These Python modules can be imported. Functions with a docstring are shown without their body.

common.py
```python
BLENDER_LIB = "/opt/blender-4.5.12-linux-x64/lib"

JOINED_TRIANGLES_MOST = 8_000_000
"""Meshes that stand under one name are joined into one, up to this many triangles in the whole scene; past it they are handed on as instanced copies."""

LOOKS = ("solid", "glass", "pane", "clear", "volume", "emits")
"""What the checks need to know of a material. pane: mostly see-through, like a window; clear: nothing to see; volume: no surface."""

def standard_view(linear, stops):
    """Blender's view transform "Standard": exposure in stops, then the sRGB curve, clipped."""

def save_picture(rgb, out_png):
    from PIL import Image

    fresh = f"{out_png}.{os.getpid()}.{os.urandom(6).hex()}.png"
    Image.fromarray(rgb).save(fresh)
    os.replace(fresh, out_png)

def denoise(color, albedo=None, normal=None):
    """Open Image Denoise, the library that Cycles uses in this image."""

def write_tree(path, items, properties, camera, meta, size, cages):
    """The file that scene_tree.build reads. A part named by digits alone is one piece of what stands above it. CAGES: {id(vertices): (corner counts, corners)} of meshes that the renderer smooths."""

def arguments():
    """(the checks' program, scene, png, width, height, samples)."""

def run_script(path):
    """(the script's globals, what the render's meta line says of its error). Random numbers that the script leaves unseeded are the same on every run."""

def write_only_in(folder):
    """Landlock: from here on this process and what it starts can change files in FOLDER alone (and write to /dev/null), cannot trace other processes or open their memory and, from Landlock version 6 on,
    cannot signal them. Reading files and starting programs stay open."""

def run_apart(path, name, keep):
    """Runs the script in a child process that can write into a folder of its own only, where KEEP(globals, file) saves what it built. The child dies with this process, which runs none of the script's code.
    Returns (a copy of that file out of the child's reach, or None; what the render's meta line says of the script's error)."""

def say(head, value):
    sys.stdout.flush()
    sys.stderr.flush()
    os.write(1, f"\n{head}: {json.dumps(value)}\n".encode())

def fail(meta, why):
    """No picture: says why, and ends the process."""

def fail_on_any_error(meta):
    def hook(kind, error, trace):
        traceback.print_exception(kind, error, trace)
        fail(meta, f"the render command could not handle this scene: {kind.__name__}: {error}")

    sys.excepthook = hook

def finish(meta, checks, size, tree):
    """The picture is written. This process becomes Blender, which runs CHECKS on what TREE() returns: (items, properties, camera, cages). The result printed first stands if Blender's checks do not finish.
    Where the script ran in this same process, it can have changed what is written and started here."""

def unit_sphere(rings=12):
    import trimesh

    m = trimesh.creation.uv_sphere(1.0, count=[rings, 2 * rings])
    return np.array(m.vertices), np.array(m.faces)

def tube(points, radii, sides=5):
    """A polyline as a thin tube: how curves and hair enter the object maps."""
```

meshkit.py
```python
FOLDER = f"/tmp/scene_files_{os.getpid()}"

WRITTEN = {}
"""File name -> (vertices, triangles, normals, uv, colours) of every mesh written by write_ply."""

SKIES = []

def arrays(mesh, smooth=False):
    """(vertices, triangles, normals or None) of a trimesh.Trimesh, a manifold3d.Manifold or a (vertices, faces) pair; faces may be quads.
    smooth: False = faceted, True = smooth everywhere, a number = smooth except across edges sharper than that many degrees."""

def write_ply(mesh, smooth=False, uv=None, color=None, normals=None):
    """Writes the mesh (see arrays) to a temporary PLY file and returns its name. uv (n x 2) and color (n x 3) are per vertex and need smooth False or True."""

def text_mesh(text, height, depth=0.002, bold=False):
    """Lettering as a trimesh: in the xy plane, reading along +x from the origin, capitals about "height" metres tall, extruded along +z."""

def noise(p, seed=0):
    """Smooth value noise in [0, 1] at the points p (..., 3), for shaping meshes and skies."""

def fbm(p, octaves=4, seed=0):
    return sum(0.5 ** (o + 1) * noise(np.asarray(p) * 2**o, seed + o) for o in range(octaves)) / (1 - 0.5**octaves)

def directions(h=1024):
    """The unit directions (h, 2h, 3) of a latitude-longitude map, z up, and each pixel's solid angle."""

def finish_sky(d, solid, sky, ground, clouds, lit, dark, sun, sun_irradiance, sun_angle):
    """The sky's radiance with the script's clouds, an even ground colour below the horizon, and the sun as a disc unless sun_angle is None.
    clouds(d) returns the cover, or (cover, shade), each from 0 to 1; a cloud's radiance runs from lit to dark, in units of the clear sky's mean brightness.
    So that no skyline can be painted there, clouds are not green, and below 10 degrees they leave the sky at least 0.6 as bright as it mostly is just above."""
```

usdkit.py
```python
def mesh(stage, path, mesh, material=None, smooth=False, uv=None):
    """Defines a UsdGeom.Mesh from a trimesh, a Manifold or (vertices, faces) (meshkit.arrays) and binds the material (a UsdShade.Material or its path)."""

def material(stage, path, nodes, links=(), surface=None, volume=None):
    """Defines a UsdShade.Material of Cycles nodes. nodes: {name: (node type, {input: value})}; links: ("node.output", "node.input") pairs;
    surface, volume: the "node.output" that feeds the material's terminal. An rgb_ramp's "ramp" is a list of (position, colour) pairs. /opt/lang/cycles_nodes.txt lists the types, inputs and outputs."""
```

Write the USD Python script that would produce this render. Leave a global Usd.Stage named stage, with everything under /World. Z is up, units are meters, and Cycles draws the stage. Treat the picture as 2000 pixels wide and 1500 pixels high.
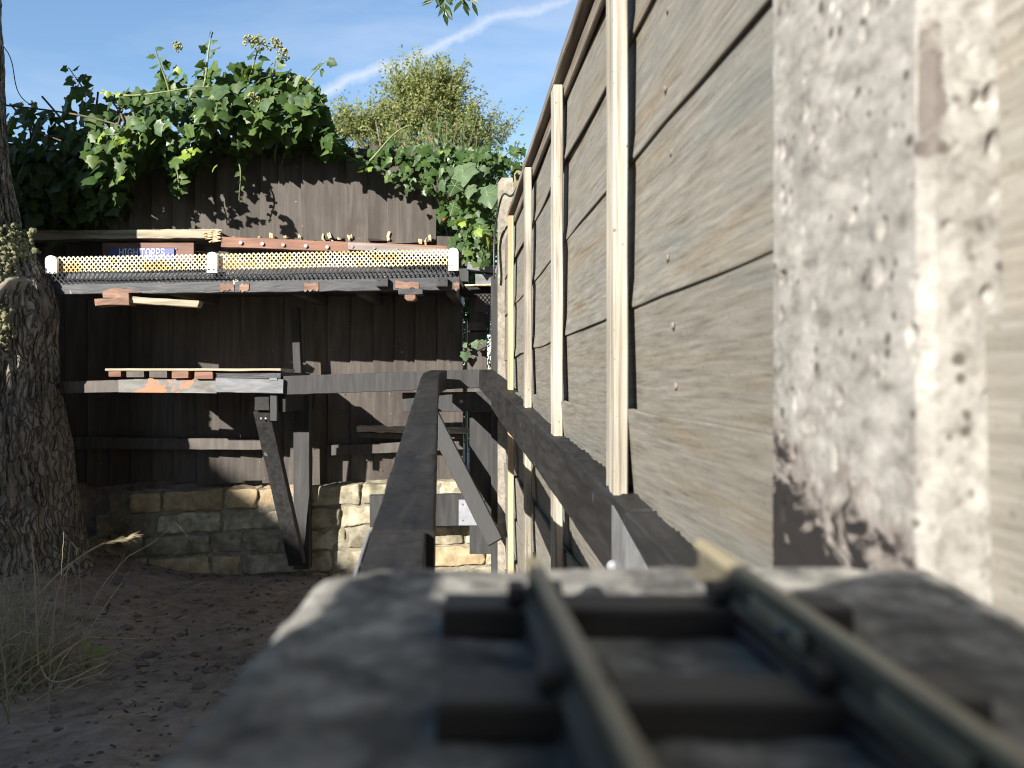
import math, random
import numpy as np, trimesh, manifold3d, meshkit, usdkit
from pxr import Usd, UsdGeom, UsdLux, UsdShade, Gf, Sdf, Vt
from shapely.geometry import Polygon
random.seed(7); RNG = np.random.default_rng(7)
stage = Usd.Stage.CreateInMemory()
UsdGeom.SetStageUpAxis(stage, UsdGeom.Tokens.z); UsdGeom.SetStageMetersPerUnit(stage, 1.0)
World = UsdGeom.Xform.Define(stage, '/World'); stage.SetDefaultPrim(World.GetPrim())
UsdGeom.Scope.Define(stage, '/World/Looks')

# ---------------------------------------------------------------- camera, sky, sun, exposure
CZ, F = 0.65, 1620.0                       # camera height, focal length in photo pixels (photo 2000 x 1500)
cam = UsdGeom.Camera.Define(stage, '/World/camera')
cam.AddTranslateOp().Set(Gf.Vec3d(0, 0, CZ)); cam.AddRotateXOp().Set(90.0)
cam.CreateHorizontalApertureAttr(36.0); cam.CreateVerticalApertureAttr(27.0)
cam.CreateFocalLengthAttr(36.0 * F / 2000.0)
cam.CreateFStopAttr(11.5); cam.CreateFocusDistanceAttr(1.7)
cam.CreateClippingRangeAttr(Gf.Vec2f(0.005, 1000)); cam.CreateExposureAttr(1.32)
SA, SB = 0.65, 0.50                        # sunlight travels (SA, 1, -SB)
to_sun = np.array([-SA, -1.0, SB]); to_sun /= np.linalg.norm(to_sun)
elev, rot = math.asin(to_sun[2]), math.atan2(to_sun[0], to_sun[1])
sun = UsdLux.DistantLight.Define(stage, '/World/sun')
sun.CreateNormalizeAttr(True); sun.CreateIntensityAttr(1.25); sun.CreateAngleAttr(0.53); sun.CreateColorAttr(Gf.Vec3f(1.0, 0.945, 0.86))
q = Gf.Rotation(Gf.Vec3d(0, 0, 1), Gf.Vec3d(*map(float, to_sun))).GetQuat()
sun.AddOrientOp().Set(Gf.Quatf(q))

def pdir(px, py):
    v = np.array([(px - 1000) / F, 1.0, (750 - py) / F]); return v / np.linalg.norm(v)
cn = np.cross(pdir(620, 184), pdir(1085, 0)); cn /= np.linalg.norm(cn)      # plane of the vapour trail
cm = np.cross(pdir(690, 140), pdir(520, 330)); cm /= np.linalg.norm(cm)
sky_nodes = {
    'tc': ('texture_coordinate', {}),
    'sky': ('sky_texture', {'sky_type': 'single_scattering', 'sun_disc': False, 'sun_elevation': elev, 'sun_rotation': rot, 'altitude': 60.0, 'air_density': 1.15, 'aerosol_density': 0.1, 'ozone_density': 3.5}),
    'mp': ('mapping', {'scale': (1.5, 1.5, 5.0), 'rotation': (0.0, 0.35, 0.0)}),
    'n1': ('noise_texture', {'scale': 1.7, 'detail': 7.0, 'roughness': 0.55, 'distortion': 0.5}),
    'r1': ('map_range', {'from_min': 0.47, 'from_max': 0.80, 'to_min': 0.0, 'to_max': 0.42, 'clamp': True}),
    # vapour trail: a thin band about a great circle, frayed by noise
    'd1': ('vector_math', {'math_type': 'dot_product', 'vector2': tuple(cn)}),
    'n2': ('noise_texture', {'scale': 14.0, 'detail': 6.0, 'roughness': 0.65}),
    'n2b': ('map_range', {'from_min': 0.3, 'from_max': 0.7, 'to_min': -0.007, 'to_max': 0.007, 'clamp': False}),
    'd1s': ('math', {'math_type': 'add'}),
    'd1a': ('math', {'math_type': 'absolute'}),
    'b1': ('map_range', {'from_min': 0.0005, 'from_max': 0.0105, 'to_min': 0.62, 'to_max': 0.0, 'clamp': True}),
    'n3': ('noise_texture', {'scale': 4.0, 'detail': 3.0}),
    'n3r': ('map_range', {'from_min': 0.35, 'from_max': 0.6, 'to_min': 0.55, 'to_max': 1.0, 'clamp': True}),
    'b1m': ('math', {'math_type': 'multiply'}),
    'mx': ('math', {'math_type': 'maximum'}),
    'mc': ('mix_color', {'b': (4.6, 4.9, 5.4), 'use_clamp': False}),
    'bg': ('background_shader', {'strength': 0.082}),
}
sky_links = [('tc.generated', 'mp.vector'), ('mp.vector', 'n1.vector'), ('n1.fac', 'r1.value'),
    ('tc.generated', 'd1.vector1'), ('tc.generated', 'n2.vector'), ('n2.fac', 'n2b.value'), ('d1.value', 'd1s.value1'), ('n2b.result', 'd1s.value2'),
    ('d1s.value', 'd1a.value1'), ('d1a.value', 'b1.value'), ('tc.generated', 'n3.vector'), ('n3.fac', 'n3r.value'), ('b1.result', 'b1m.value1'), ('n3r.result', 'b1m.value2'),
    ('r1.result', 'mx.value1'), ('b1m.value', 'mx.value2'), ('mx.value', 'mc.fac'), ('sky.color', 'mc.a'), ('mc.result', 'bg.color')]
sky_mat = usdkit.material(stage, '/World/Looks/sky', sky_nodes, sky_links, surface='bg.background')
dome = UsdLux.DomeLight.Define(stage, '/World/sky')
UsdShade.MaterialBindingAPI.Apply(dome.GetPrim()).Bind(sky_mat)
dome.GetPrim().SetCustomDataByKey('kind', 'structure')

# ---------------------------------------------------------------- helpers
USED = {}
def numbered(parent, name):
    k = (parent, name); n = USED.get(k, 0); USED[k] = n + 1
    return f'{parent}/{name}' + (f'_{n:03d}' if n else '')
BASE = {}
def P(px, py, Y):
    """photo pixel at depth Y -> world point"""
    return np.array([(px - 1000) / F * Y, Y, CZ + (750 - py) / F * Y])
def tagp(p, label=None, cat=None, group=None, kind=None):
    for k, v in (('label', label), ('category', cat), ('group', group), ('kind', kind)):
        if v: p.SetCustomDataByKey(k, v)
def thing(name, label, cat, base=(0, 0, 0), group=None, kind=None):
    path = numbered('/World', name); x = UsdGeom.Xform.Define(stage, path)
    x.AddTranslateOp().Set(Gf.Vec3d(*map(float, base))); BASE[path] = np.array(base, float)
    tagp(x.GetPrim(), label, cat, group, kind); return path
def tri(m):
    v, f, _ = meshkit.arrays(m, False); return trimesh.Trimesh(v, f, process=False)
def put(name, m, mat, parent='/World', smooth=False, label=None, cat=None, group=None, kind=None):
    """one Mesh prim; vertices are given in world space and moved to the thing's base"""
    path = numbered(parent, name); t = tri(m)
    root = '/'.join(path.split('/')[:3])
    b = BASE.get(root if parent != '/World' else '', np.zeros(3))
    t = trimesh.Trimesh(t.vertices - b, t.faces, process=False)
    pr = usdkit.mesh(stage, path, t, M[mat], smooth=smooth).GetPrim(); tagp(pr, label, cat, group, kind); return path
def cat_(ms): return trimesh.util.concatenate([tri(m) for m in ms])
def unit(v): v = np.asarray(v, float); return v / max(np.linalg.norm(v), 1e-12)

def timber(pts, w, h, up=(0, 0, 1), ch=0.0015, n=10, amp=0.0006, seed=0, freq=40.0, endjag=0.0):
    """a sawn timber: chamfered rectangle (w across, h along up) swept along the polyline through its axis, slightly uneven"""
    pts = np.asarray(pts, float); L = np.r_[0, np.cumsum(np.linalg.norm(np.diff(pts, axis=0), axis=1))]
    t = np.unique(np.r_[np.linspace(0, L[-1], n + 1), L]); c = np.stack([np.interp(t, L, pts[:, k]) for k in range(3)], 1)
    d = np.gradient(c, axis=0); d /= np.linalg.norm(d, axis=1, keepdims=True)
    up = np.broadcast_to(np.asarray(up, float), c.shape); s = np.cross(d, up); s /= np.linalg.norm(s, axis=1, keepdims=True); u = np.cross(s, d)
    ch = min(ch, w * .3, h * .3); a, b = w / 2, h / 2
    prof = np.array([(-a + ch, -b), (a - ch, -b), (a, -b + ch), (a, b - ch), (a - ch, b), (-a + ch, b), (-a, b - ch), (-a, -b + ch)])
    v = c[:, None] + prof[None, :, :1] * s[:, None] + prof[None, :, 1:] * u[:, None]
    if amp:
        q = v * freq; off = np.stack([meshkit.noise(q + 17.3 * k, seed + k) - .5 for k in range(3)], -1) * 2 * amp; v = v + off
    if endjag:
        e = (RNG.random((8, 1)) - .5) * 2 * endjag; v[-1] += e * d[-1]; e = (RNG.random((8, 1)) - .5) * 2 * endjag; v[0] += e * d[0]
    k = len(c); V = v.reshape(-1, 3); f = []
    for i in range(k - 1):
        for j in range(8):
            j2 = (j + 1) % 8; A, B, C, D = i * 8 + j, i * 8 + j2, (i + 1) * 8 + j2, (i + 1) * 8 + j
            f += [(A, B, C), (A, C, D)]
    o = (k - 1) * 8
    for j in range(1, 7): f += [(0, j + 1, j), (o, o + j, o + j + 1)]
    m = trimesh.Trimesh(V, f, process=False)
    if m.volume < 0: m.invert()
    return m
def pbar(x0, y0, x1, y1, hpx, Y, depth, Y1=None, **k):
    """timber whose front face runs between two photo pixels; hpx = visible width in pixels; depth = thickness away from the viewer"""
    Y1 = Y if Y1 is None else Y1
    a, b = P(x0, y0, Y), P(x1, y1, Y1); d = unit(b - a); back = unit(np.cross(np.cross(d, (0, 1, 0)), d))
    a, b = a + back * depth / 2, b + back * depth / 2
    return timber([a, b], hpx * (Y + Y1) / 2 / F, depth, up=back, **k)
def pbox(x0, y0, x1, y1, Y, depth, **k):
    if abs(x1 - x0) > abs(y1 - y0): return pbar(x0, (y0 + y1) / 2, x1, (y0 + y1) / 2, abs(y1 - y0), Y, depth, **k)
    return pbar((x0 + x1) / 2, y0, (x0 + x1) / 2, y1, abs(x1 - x0), Y, depth, **k)
def pprism(pts, Y, depth):
    """front outline in photo pixels at depth Y, thickness depth behind it"""
    q = np.array([P(x, y, Y) for x, y in pts]); pg = Polygon(q[:, [0, 2]])
    m = trimesh.creation.extrude_polygon(pg, depth, engine='earcut'); v = m.vertices.copy()
    w = np.stack([v[:, 0], Y + v[:, 2], v[:, 1]], 1); m = trimesh.Trimesh(w, m.faces, process=False)
    if m.volume < 0: m.invert()
    return m
def tube(pts, r, sides=6):
    import common
    pts = np.asarray(pts, float); return trimesh.Trimesh(*_tube(pts, r, sides), process=False)
def _tube(p, radii, sides):
    t = np.gradient(p, axis=0); t /= np.linalg.norm(t, axis=1, keepdims=True) + 1e-12
    a = np.cross(t, np.where(np.abs(t[:, 2:]) < 0.9, [0, 0, 1.0], [1.0, 0, 0])); a /= np.linalg.norm(a, axis=1, keepdims=True) + 1e-12
    b, ang = np.cross(t, a), np.arange(sides) * 2 * np.pi / sides
    v = p[:, None] + np.broadcast_to(radii, (len(p),))[:, None, None] * (np.cos(ang)[None, :, None] * a[:, None] + np.sin(ang)[None, :, None] * b[:, None])
    i, j = np.meshgrid(np.arange(len(p) - 1), np.arange(sides), indexing='ij')
    q = np.stack([i * sides + j, i * sides + (j + 1) % sides, (i + 1) * sides + (j + 1) % sides, (i + 1) * sides + j], -1).reshape(-1, 4)
    return v.reshape(-1, 3), np.vstack([q[:, [0, 1, 2]], q[:, [0, 2, 3]]])
def spline(pts, n=24):
    from scipy.interpolate import make_interp_spline
    pts = np.asarray(pts, float); t = np.r_[0, np.cumsum(np.linalg.norm(np.diff(pts, axis=0), axis=1))]
    return make_interp_spline(t, pts, k=min(3, len(pts) - 1))(np.linspace(0, t[-1], n))
def screw(px, py, Y, r=0.004):
    m = trimesh.creation.cylinder(r, 0.002, sections=12); m.apply_transform(trimesh.transformations.rotation_matrix(math.pi / 2, (1, 0, 0))); m.apply_translation(P(px, py, Y) - [0, 0.001, 0]); return m

# ---------------------------------------------------------------- materials
M = {}
def mat(name, ramp, scale=(8, 8, 8), detail=6.0, rough=0.75, bump=0.35, bdist=0.002, rough_amt=0.0, spec=0.4, patch=None, patch_scale=3.0, patch_at=(0.5, 0.62), vary=0.25, distort=0.4, speck=None, speck_scale=90.0, speck_at=(0.66, 0.7), island=False, stripes=None, nscale=1.0, coarse=None):
    """surface of noise stretched by scale (world axes), a ramp of colours, optional second colour in patches, specks; each object a little lighter or darker"""
    n = {'g': ('geometry', {}), 'oi': ('object_info', {}), 'off': ('math', {'math_type': 'multiply', 'value2': 37.0}),
         'add': ('vector_math', {'math_type': 'add'}), 'mp': ('mapping', {'scale': scale}),
         'n1': ('noise_texture', {'scale': nscale, 'detail': detail, 'roughness': 0.62, 'distortion': distort}), 'r1': ('rgb_ramp', {'ramp': ramp}),
         'vr': ('map_range', {'from_min': 0.0, 'from_max': 1.0, 'to_min': 1 - vary, 'to_max': 1 + vary, 'clamp': False}),
         'hv': ('hsv', {}), 'bp': ('bump', {'strength': bump, 'distance': bdist}),
         'pb': ('principled_bsdf', {'roughness': rough, 'specular_ior_level': spec})}
    rnd = 'g.random_per_island' if island else 'oi.random'
    l = [(rnd, 'off.value1'), ('g.position', 'add.vector1'), ('off.value', 'add.vector2'), ('add.vector', 'mp.vector'), ('mp.vector', 'n1.vector'), ('n1.fac', 'r1.fac'),
         (rnd, 'vr.value'), ('vr.result', 'hv.value')]
    c = 'r1.color'
    if coarse:      # broad tonal drift
        n['nc'] = ('noise_texture', {'scale': coarse[0], 'detail': 3.0}); n['rc'] = ('map_range', {'from_min': 0.3, 'from_max': 0.7, 'to_min': 1 - coarse[1], 'to_max': 1 + coarse[1], 'clamp': True}); n['hc'] = ('hsv', {})
        l += [('add.vector', 'nc.vector'), ('nc.fac', 'rc.value'), ('rc.result', 'hc.value'), (c, 'hc.color')]; c = 'hc.color'
    if patch:
        n['np'] = ('noise_texture', {'scale': patch_scale, 'detail': 5.0, 'roughness': 0.6}); n['rp'] = ('map_range', {'from_min': patch_at[0], 'from_max': patch_at[1], 'to_min': 0.0, 'to_max': 1.0, 'clamp': True}); n['mpx'] = ('mix_color', {'b': patch})
        l += [('add.vector', 'np.vector'), ('np.fac', 'rp.value'), ('rp.result', 'mpx.fac'), (c, 'mpx.a')]; c = 'mpx.result'
    if speck:
        n['ns'] = ('noise_texture', {'scale': speck_scale, 'detail': 2.0}); n['rs'] = ('map_range', {'from_min': speck_at[0], 'from_max': speck_at[1], 'to_min': 0.0, 'to_max': 1.0, 'clamp': True}); n['ms'] = ('mix_color', {'b': speck})
        l += [('add.vector', 'ns.vector'), ('ns.fac', 'rs.value'), ('rs.result', 'ms.fac'), (c, 'ms.a')]; c = 'ms.result'
    l += [(c, 'hv.color'), ('hv.color', 'pb.base_color'), ('n1.fac', 'bp.height'), ('bp.normal', 'pb.normal')]
    if rough_amt:
        n['rr'] = ('map_range', {'from_min': 0.3, 'from_max': 0.7, 'to_min': rough - rough_amt, 'to_max': rough + rough_amt, 'clamp': True}); l += [('n1.fac', 'rr.value'), ('rr.result', 'pb.roughness')]
    M[name] = usdkit.material(stage, f'/World/Looks/{name}', n, l, surface='pb.BSDF')
def leafmat(name, ramp, rough=0.38, trans=0.25, tcol=(0.25, 0.4, 0.05), vary=0.35):
    n = {'g': ('geometry', {}), 'oi': ('object_info', {}), 'ad': ('math', {'math_type': 'add'}), 'fr': ('math', {'math_type': 'fraction'}), 'r': ('rgb_ramp', {'ramp': ramp}),
         'ns': ('noise_texture', {'scale': 60.0, 'detail': 3.0}), 'mr': ('map_range', {'from_min': 0.3, 'from_max': 0.7, 'to_min': 0.75, 'to_max': 1.2, 'clamp': True}), 'hv': ('hsv', {}),
         'bp': ('bump', {'strength': 0.25, 'distance': 0.002}),
         'pb': ('principled_bsdf', {'roughness': rough, 'specular_ior_level': 0.32}), 'tl': ('translucent_bsdf', {'color': tcol}), 'mx': ('mix_closure', {'fac': trans})}
    l = [('g.random_per_island', 'ad.value1'), ('oi.random', 'ad.value2'), ('ad.value', 'fr.value1'), ('fr.value', 'r.fac'), ('g.position', 'ns.vector'), ('ns.fac', 'mr.value'), ('mr.result', 'hv.value'), ('r.color', 'hv.color'),
         ('ns.fac', 'bp.height'), ('bp.normal', 'pb.normal'), ('hv.color', 'pb.base_color'), ('pb.BSDF', 'mx.closure1'), ('tl.BSDF', 'mx.closure2')]
    M[name] = usdkit.material(stage, f'/World/Looks/{name}', n, l, surface='mx.closure')

def board_material(name, k, warm):
    n = {'g': ('geometry', {}), 'oi': ('object_info', {}), 'off': ('math', {'math_type': 'multiply', 'value2': 37.0}), 'add': ('vector_math', {'math_type': 'add'}),
         'ma': ('mapping', {'scale': (190, 2.6, 260)}), 'na': ('noise_texture', {'scale': 1.0, 'detail': 7.0, 'roughness': 0.72, 'distortion': 0.12}),
         'ra': ('rgb_ramp', {'ramp': [(0.28, (0.080 * k, 0.073 * k, 0.062 * k)), (0.42, (0.150 * k, 0.140 * k, 0.121 * k)), (0.56, (0.196 * k, 0.185 * k, 0.164 * k)), (0.74, (0.265 * k, 0.253 * k, 0.229 * k))]}),
         'mb': ('mapping', {'scale': (11, 1.3, 24)}), 'nb': ('noise_texture', {'scale': 1.0, 'detail': 5.0, 'roughness': 0.58, 'distortion': 1.3}),
         'rb': ('rgb_ramp', {'ramp': [(0.30, (0.80, 0.86, 0.89)), (0.44, (0.97, 0.98, 0.97)), (0.58, (0.98, 0.965, 0.92)), (0.68, (0.93, 0.83, 0.69)), (0.75, (0.60, 0.47, 0.36))]}),
         'mm': ('mix_color', {'blend_type': 'multiply', 'fac': warm}),
         'mc': ('mapping', {'scale': (330, 90, 330)}), 'nc': ('noise_texture', {'scale': 1.0, 'detail': 2.0}), 'rc': ('map_range', {'from_min': 0.63, 'from_max': 0.70, 'to_min': 0.0, 'to_max': 0.75, 'clamp': True}), 'mx': ('mix_color', {'fac': 0.0, 'b': (0.55, 0.52, 0.45)}),
         'nd': ('noise_texture', {'scale': 300.0, 'detail': 2.0}), 'rd': ('map_range', {'from_min': 0.62, 'from_max': 0.72, 'to_min': 0.0, 'to_max': 0.5, 'clamp': True}), 'my': ('mix_color', {'b': (0.07, 0.06, 0.045)}),
         'vr': ('map_range', {'from_min': 0.0, 'from_max': 1.0, 'to_min': 0.88, 'to_max': 1.1, 'clamp': False}), 'hv': ('hsv', {}),
         'bp': ('bump', {'strength': 0.22, 'distance': 0.0006}), 'pb': ('principled_bsdf', {'roughness': 0.72, 'specular_ior_level': 0.3})}
    l = [('oi.random', 'off.value1'), ('g.position', 'add.vector1'), ('off.value', 'add.vector2'), ('add.vector', 'ma.vector'), ('ma.vector', 'na.vector'), ('na.fac', 'ra.fac'), ('add.vector', 'mb.vector'), ('mb.vector', 'nb.vector'), ('nb.fac', 'rb.fac'),
         ('ra.color', 'mm.a'), ('rb.color', 'mm.b'), ('add.vector', 'mc.vector'), ('mc.vector', 'nc.vector'), ('nc.fac', 'rc.value'), ('mm.result', 'mx.a'), ('add.vector', 'nd.vector'), ('nd.fac', 'rd.value'), ('rd.result', 'my.fac'), ('mx.result', 'my.a'),
         ('oi.random', 'vr.value'), ('vr.result', 'hv.value'), ('my.result', 'hv.color'), ('hv.color', 'pb.base_color'), ('na.fac', 'bp.height'), ('bp.normal', 'pb.normal')]
    M[name] = usdkit.material(stage, f'/World/Looks/{name}', n, l, surface='pb.BSDF')
board_material('weathered_board', 1.04, 1.0); board_material('near_board', 1.4, 0.5)
mat('pale_batten', [(0.3, (0.14, 0.12, 0.092)), (0.45, (0.26, 0.232, 0.188)), (0.58, (0.345, 0.318, 0.265)), (0.72, (0.42, 0.395, 0.34))], scale=(210, 210, 6), detail=7, rough=0.75, bump=0.6, bdist=0.001, vary=0.1, speck=(0.16, 0.13, 0.09), speck_scale=160, speck_at=(0.69, 0.73), coarse=(6.0, .28))
mat('warm_batten', [(0.3, (0.30, 0.20, 0.11)), (0.5, (0.46, 0.34, 0.21)), (0.7, (0.55, 0.44, 0.3))], scale=(110, 110, 4), detail=7, rough=0.75, bump=0.5, bdist=0.001, vary=0.1)
mat('fence_cap_wood', [(0.3, (0.07, 0.058, 0.045)), (0.5, (0.15, 0.125, 0.1)), (0.7, (0.24, 0.21, 0.17))], scale=(80, 4, 80), detail=7, rough=0.8, bump=0.7)
mat('brown_paint', [(0.3, (0.044, 0.037, 0.031)), (0.5, (0.068, 0.058, 0.050)), (0.7, (0.097, 0.084, 0.074))], scale=(60, 60, 5), detail=7, rough=0.6, bump=0.5, bdist=0.0012, vary=0.16, patch=(0.055, 0.042, 0.036), patch_scale=7.0, patch_at=(0.55, 0.7), speck=(0.3, 0.22, 0.15), speck_scale=70, speck_at=(0.755, 0.765))
mat('broken_wood', [(0.3, (0.22, 0.13, 0.06)), (0.5, (0.48, 0.36, 0.22)), (0.7, (0.62, 0.53, 0.38))], scale=(90, 90, 9), rough=0.85, bump=0.8)
mat('red_brown_wood', [(0.3, (0.11, 0.045, 0.026)), (0.5, (0.17, 0.083, 0.055)), (0.7, (0.24, 0.125, 0.087))], scale=(6, 60, 60), rough=0.7, bump=0.6, vary=.12)
mat('grey_rail_wood', [(0.3, (0.13, 0.11, 0.08)), (0.5, (0.3, 0.26, 0.19)), (0.7, (0.42, 0.37, 0.28))], scale=(5, 70, 70), rough=0.8, bump=0.9, vary=.1)
mat('dull_strip', [(0.3, (0.12, 0.1, 0.09)), (0.7, (0.22, 0.18, 0.16))], scale=(5, 60, 60), rough=0.6, bump=0.4)
mat('black_paint', [(0.3, (0.012, 0.0115, 0.0115)), (0.5, (0.020, 0.0195, 0.0195)), (0.7, (0.031, 0.030, 0.030))], scale=(70, 6, 70), detail=7, rough=0.62, bump=0.5, bdist=0.0012, vary=0.12, rough_amt=.12, spec=.22, speck=(0.13, 0.125, 0.12), speck_scale=45, speck_at=(0.72, 0.8), coarse=(3., .2))
mat('grey_paint', [(0.3, (0.028, 0.028, 0.029)), (0.5, (0.041, 0.041, 0.042)), (0.7, (0.06, 0.06, 0.061))], scale=(60, 60, 6), detail=7, rough=0.64, bump=0.4, bdist=0.001, vary=0.18, rough_amt=.1, spec=.2)
mat('light_grey_paint', [(0.3, (0.085, 0.09, 0.098)), (0.5, (0.13, 0.136, 0.146)), (0.7, (0.18, 0.186, 0.195))], scale=(14, 50, 50), rough=0.5, bump=0.6, vary=.1)
mat('old_black_peeling', [(0.3, (0.016, 0.017, 0.02)), (0.5, (0.03, 0.032, 0.036)), (0.7, (0.055, 0.058, 0.063))], scale=(14, 60, 60), rough=0.55, bump=0.9, bdist=.002, rough_amt=.12, patch=(0.42, 0.36, 0.27), patch_scale=24, patch_at=(0.685, 0.71), vary=.1)
mat('peeling_deck', [(0.3, (0.085, 0.08, 0.075)), (0.5, (0.14, 0.133, 0.125)), (0.7, (0.19, 0.18, 0.17))], scale=(16, 60, 60), rough=0.65, bump=0.6, patch=(0.38, 0.155, 0.08), patch_scale=9, patch_at=(0.56, 0.585), vary=.08)
mat('bare_red_wood', [(0.3, (0.10, 0.06, 0.045)), (0.5, (0.20, 0.115, 0.08)), (0.7, (0.32, 0.20, 0.15))], scale=(14, 60, 60), rough=0.75, bump=0.6)
mat('mesh_paint', [(0.36, (0.62, 0.38, 0.15)), (0.44, (0.74, 0.57, 0.30)), (0.52, (0.80, 0.71, 0.48)), (0.66, (0.82, 0.78, 0.62))], scale=(9, 9, 34), detail=6, rough=0.6, bump=0.3)
mat('black_mesh', [(0.3, (0.035, 0.038, 0.043)), (0.7, (0.10, 0.105, 0.115))], scale=(40, 40, 40), rough=0.4, bump=0.4)
mat('white_paint', [(0.3, (0.68, 0.65, 0.57)), (0.6, (0.80, 0.79, 0.73))], scale=(30, 30, 30), rough=0.55, bump=0.4)
mat('sign_blue', [(0.3, (0.035, 0.045, 0.17)), (0.7, (0.05, 0.062, 0.22))], rough=0.4, bump=0.05)
mat('sign_letter', [(0.3, (0.62, 0.63, 0.66)), (0.7, (0.72, 0.73, 0.75))], rough=0.5, bump=0.05)
mat('sign_board_wood', [(0.3, (0.10, 0.05, 0.035)), (0.7, (0.19, 0.095, 0.065))], scale=(7, 60, 60), rough=0.65, bump=0.4)
mat('steel', [(0.3, (0.17, 0.18, 0.20)), (0.7, (0.25, 0.262, 0.285))], scale=(30, 30, 30), rough=0.45, bump=0.1)
mat('grey_metal', [(0.3, (0.12, 0.125, 0.13)), (0.5, (0.17, 0.175, 0.18)), (0.7, (0.24, 0.245, 0.25))], scale=(30, 30, 8), rough=0.4, bump=0.2, coarse=(30., .2))
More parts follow.
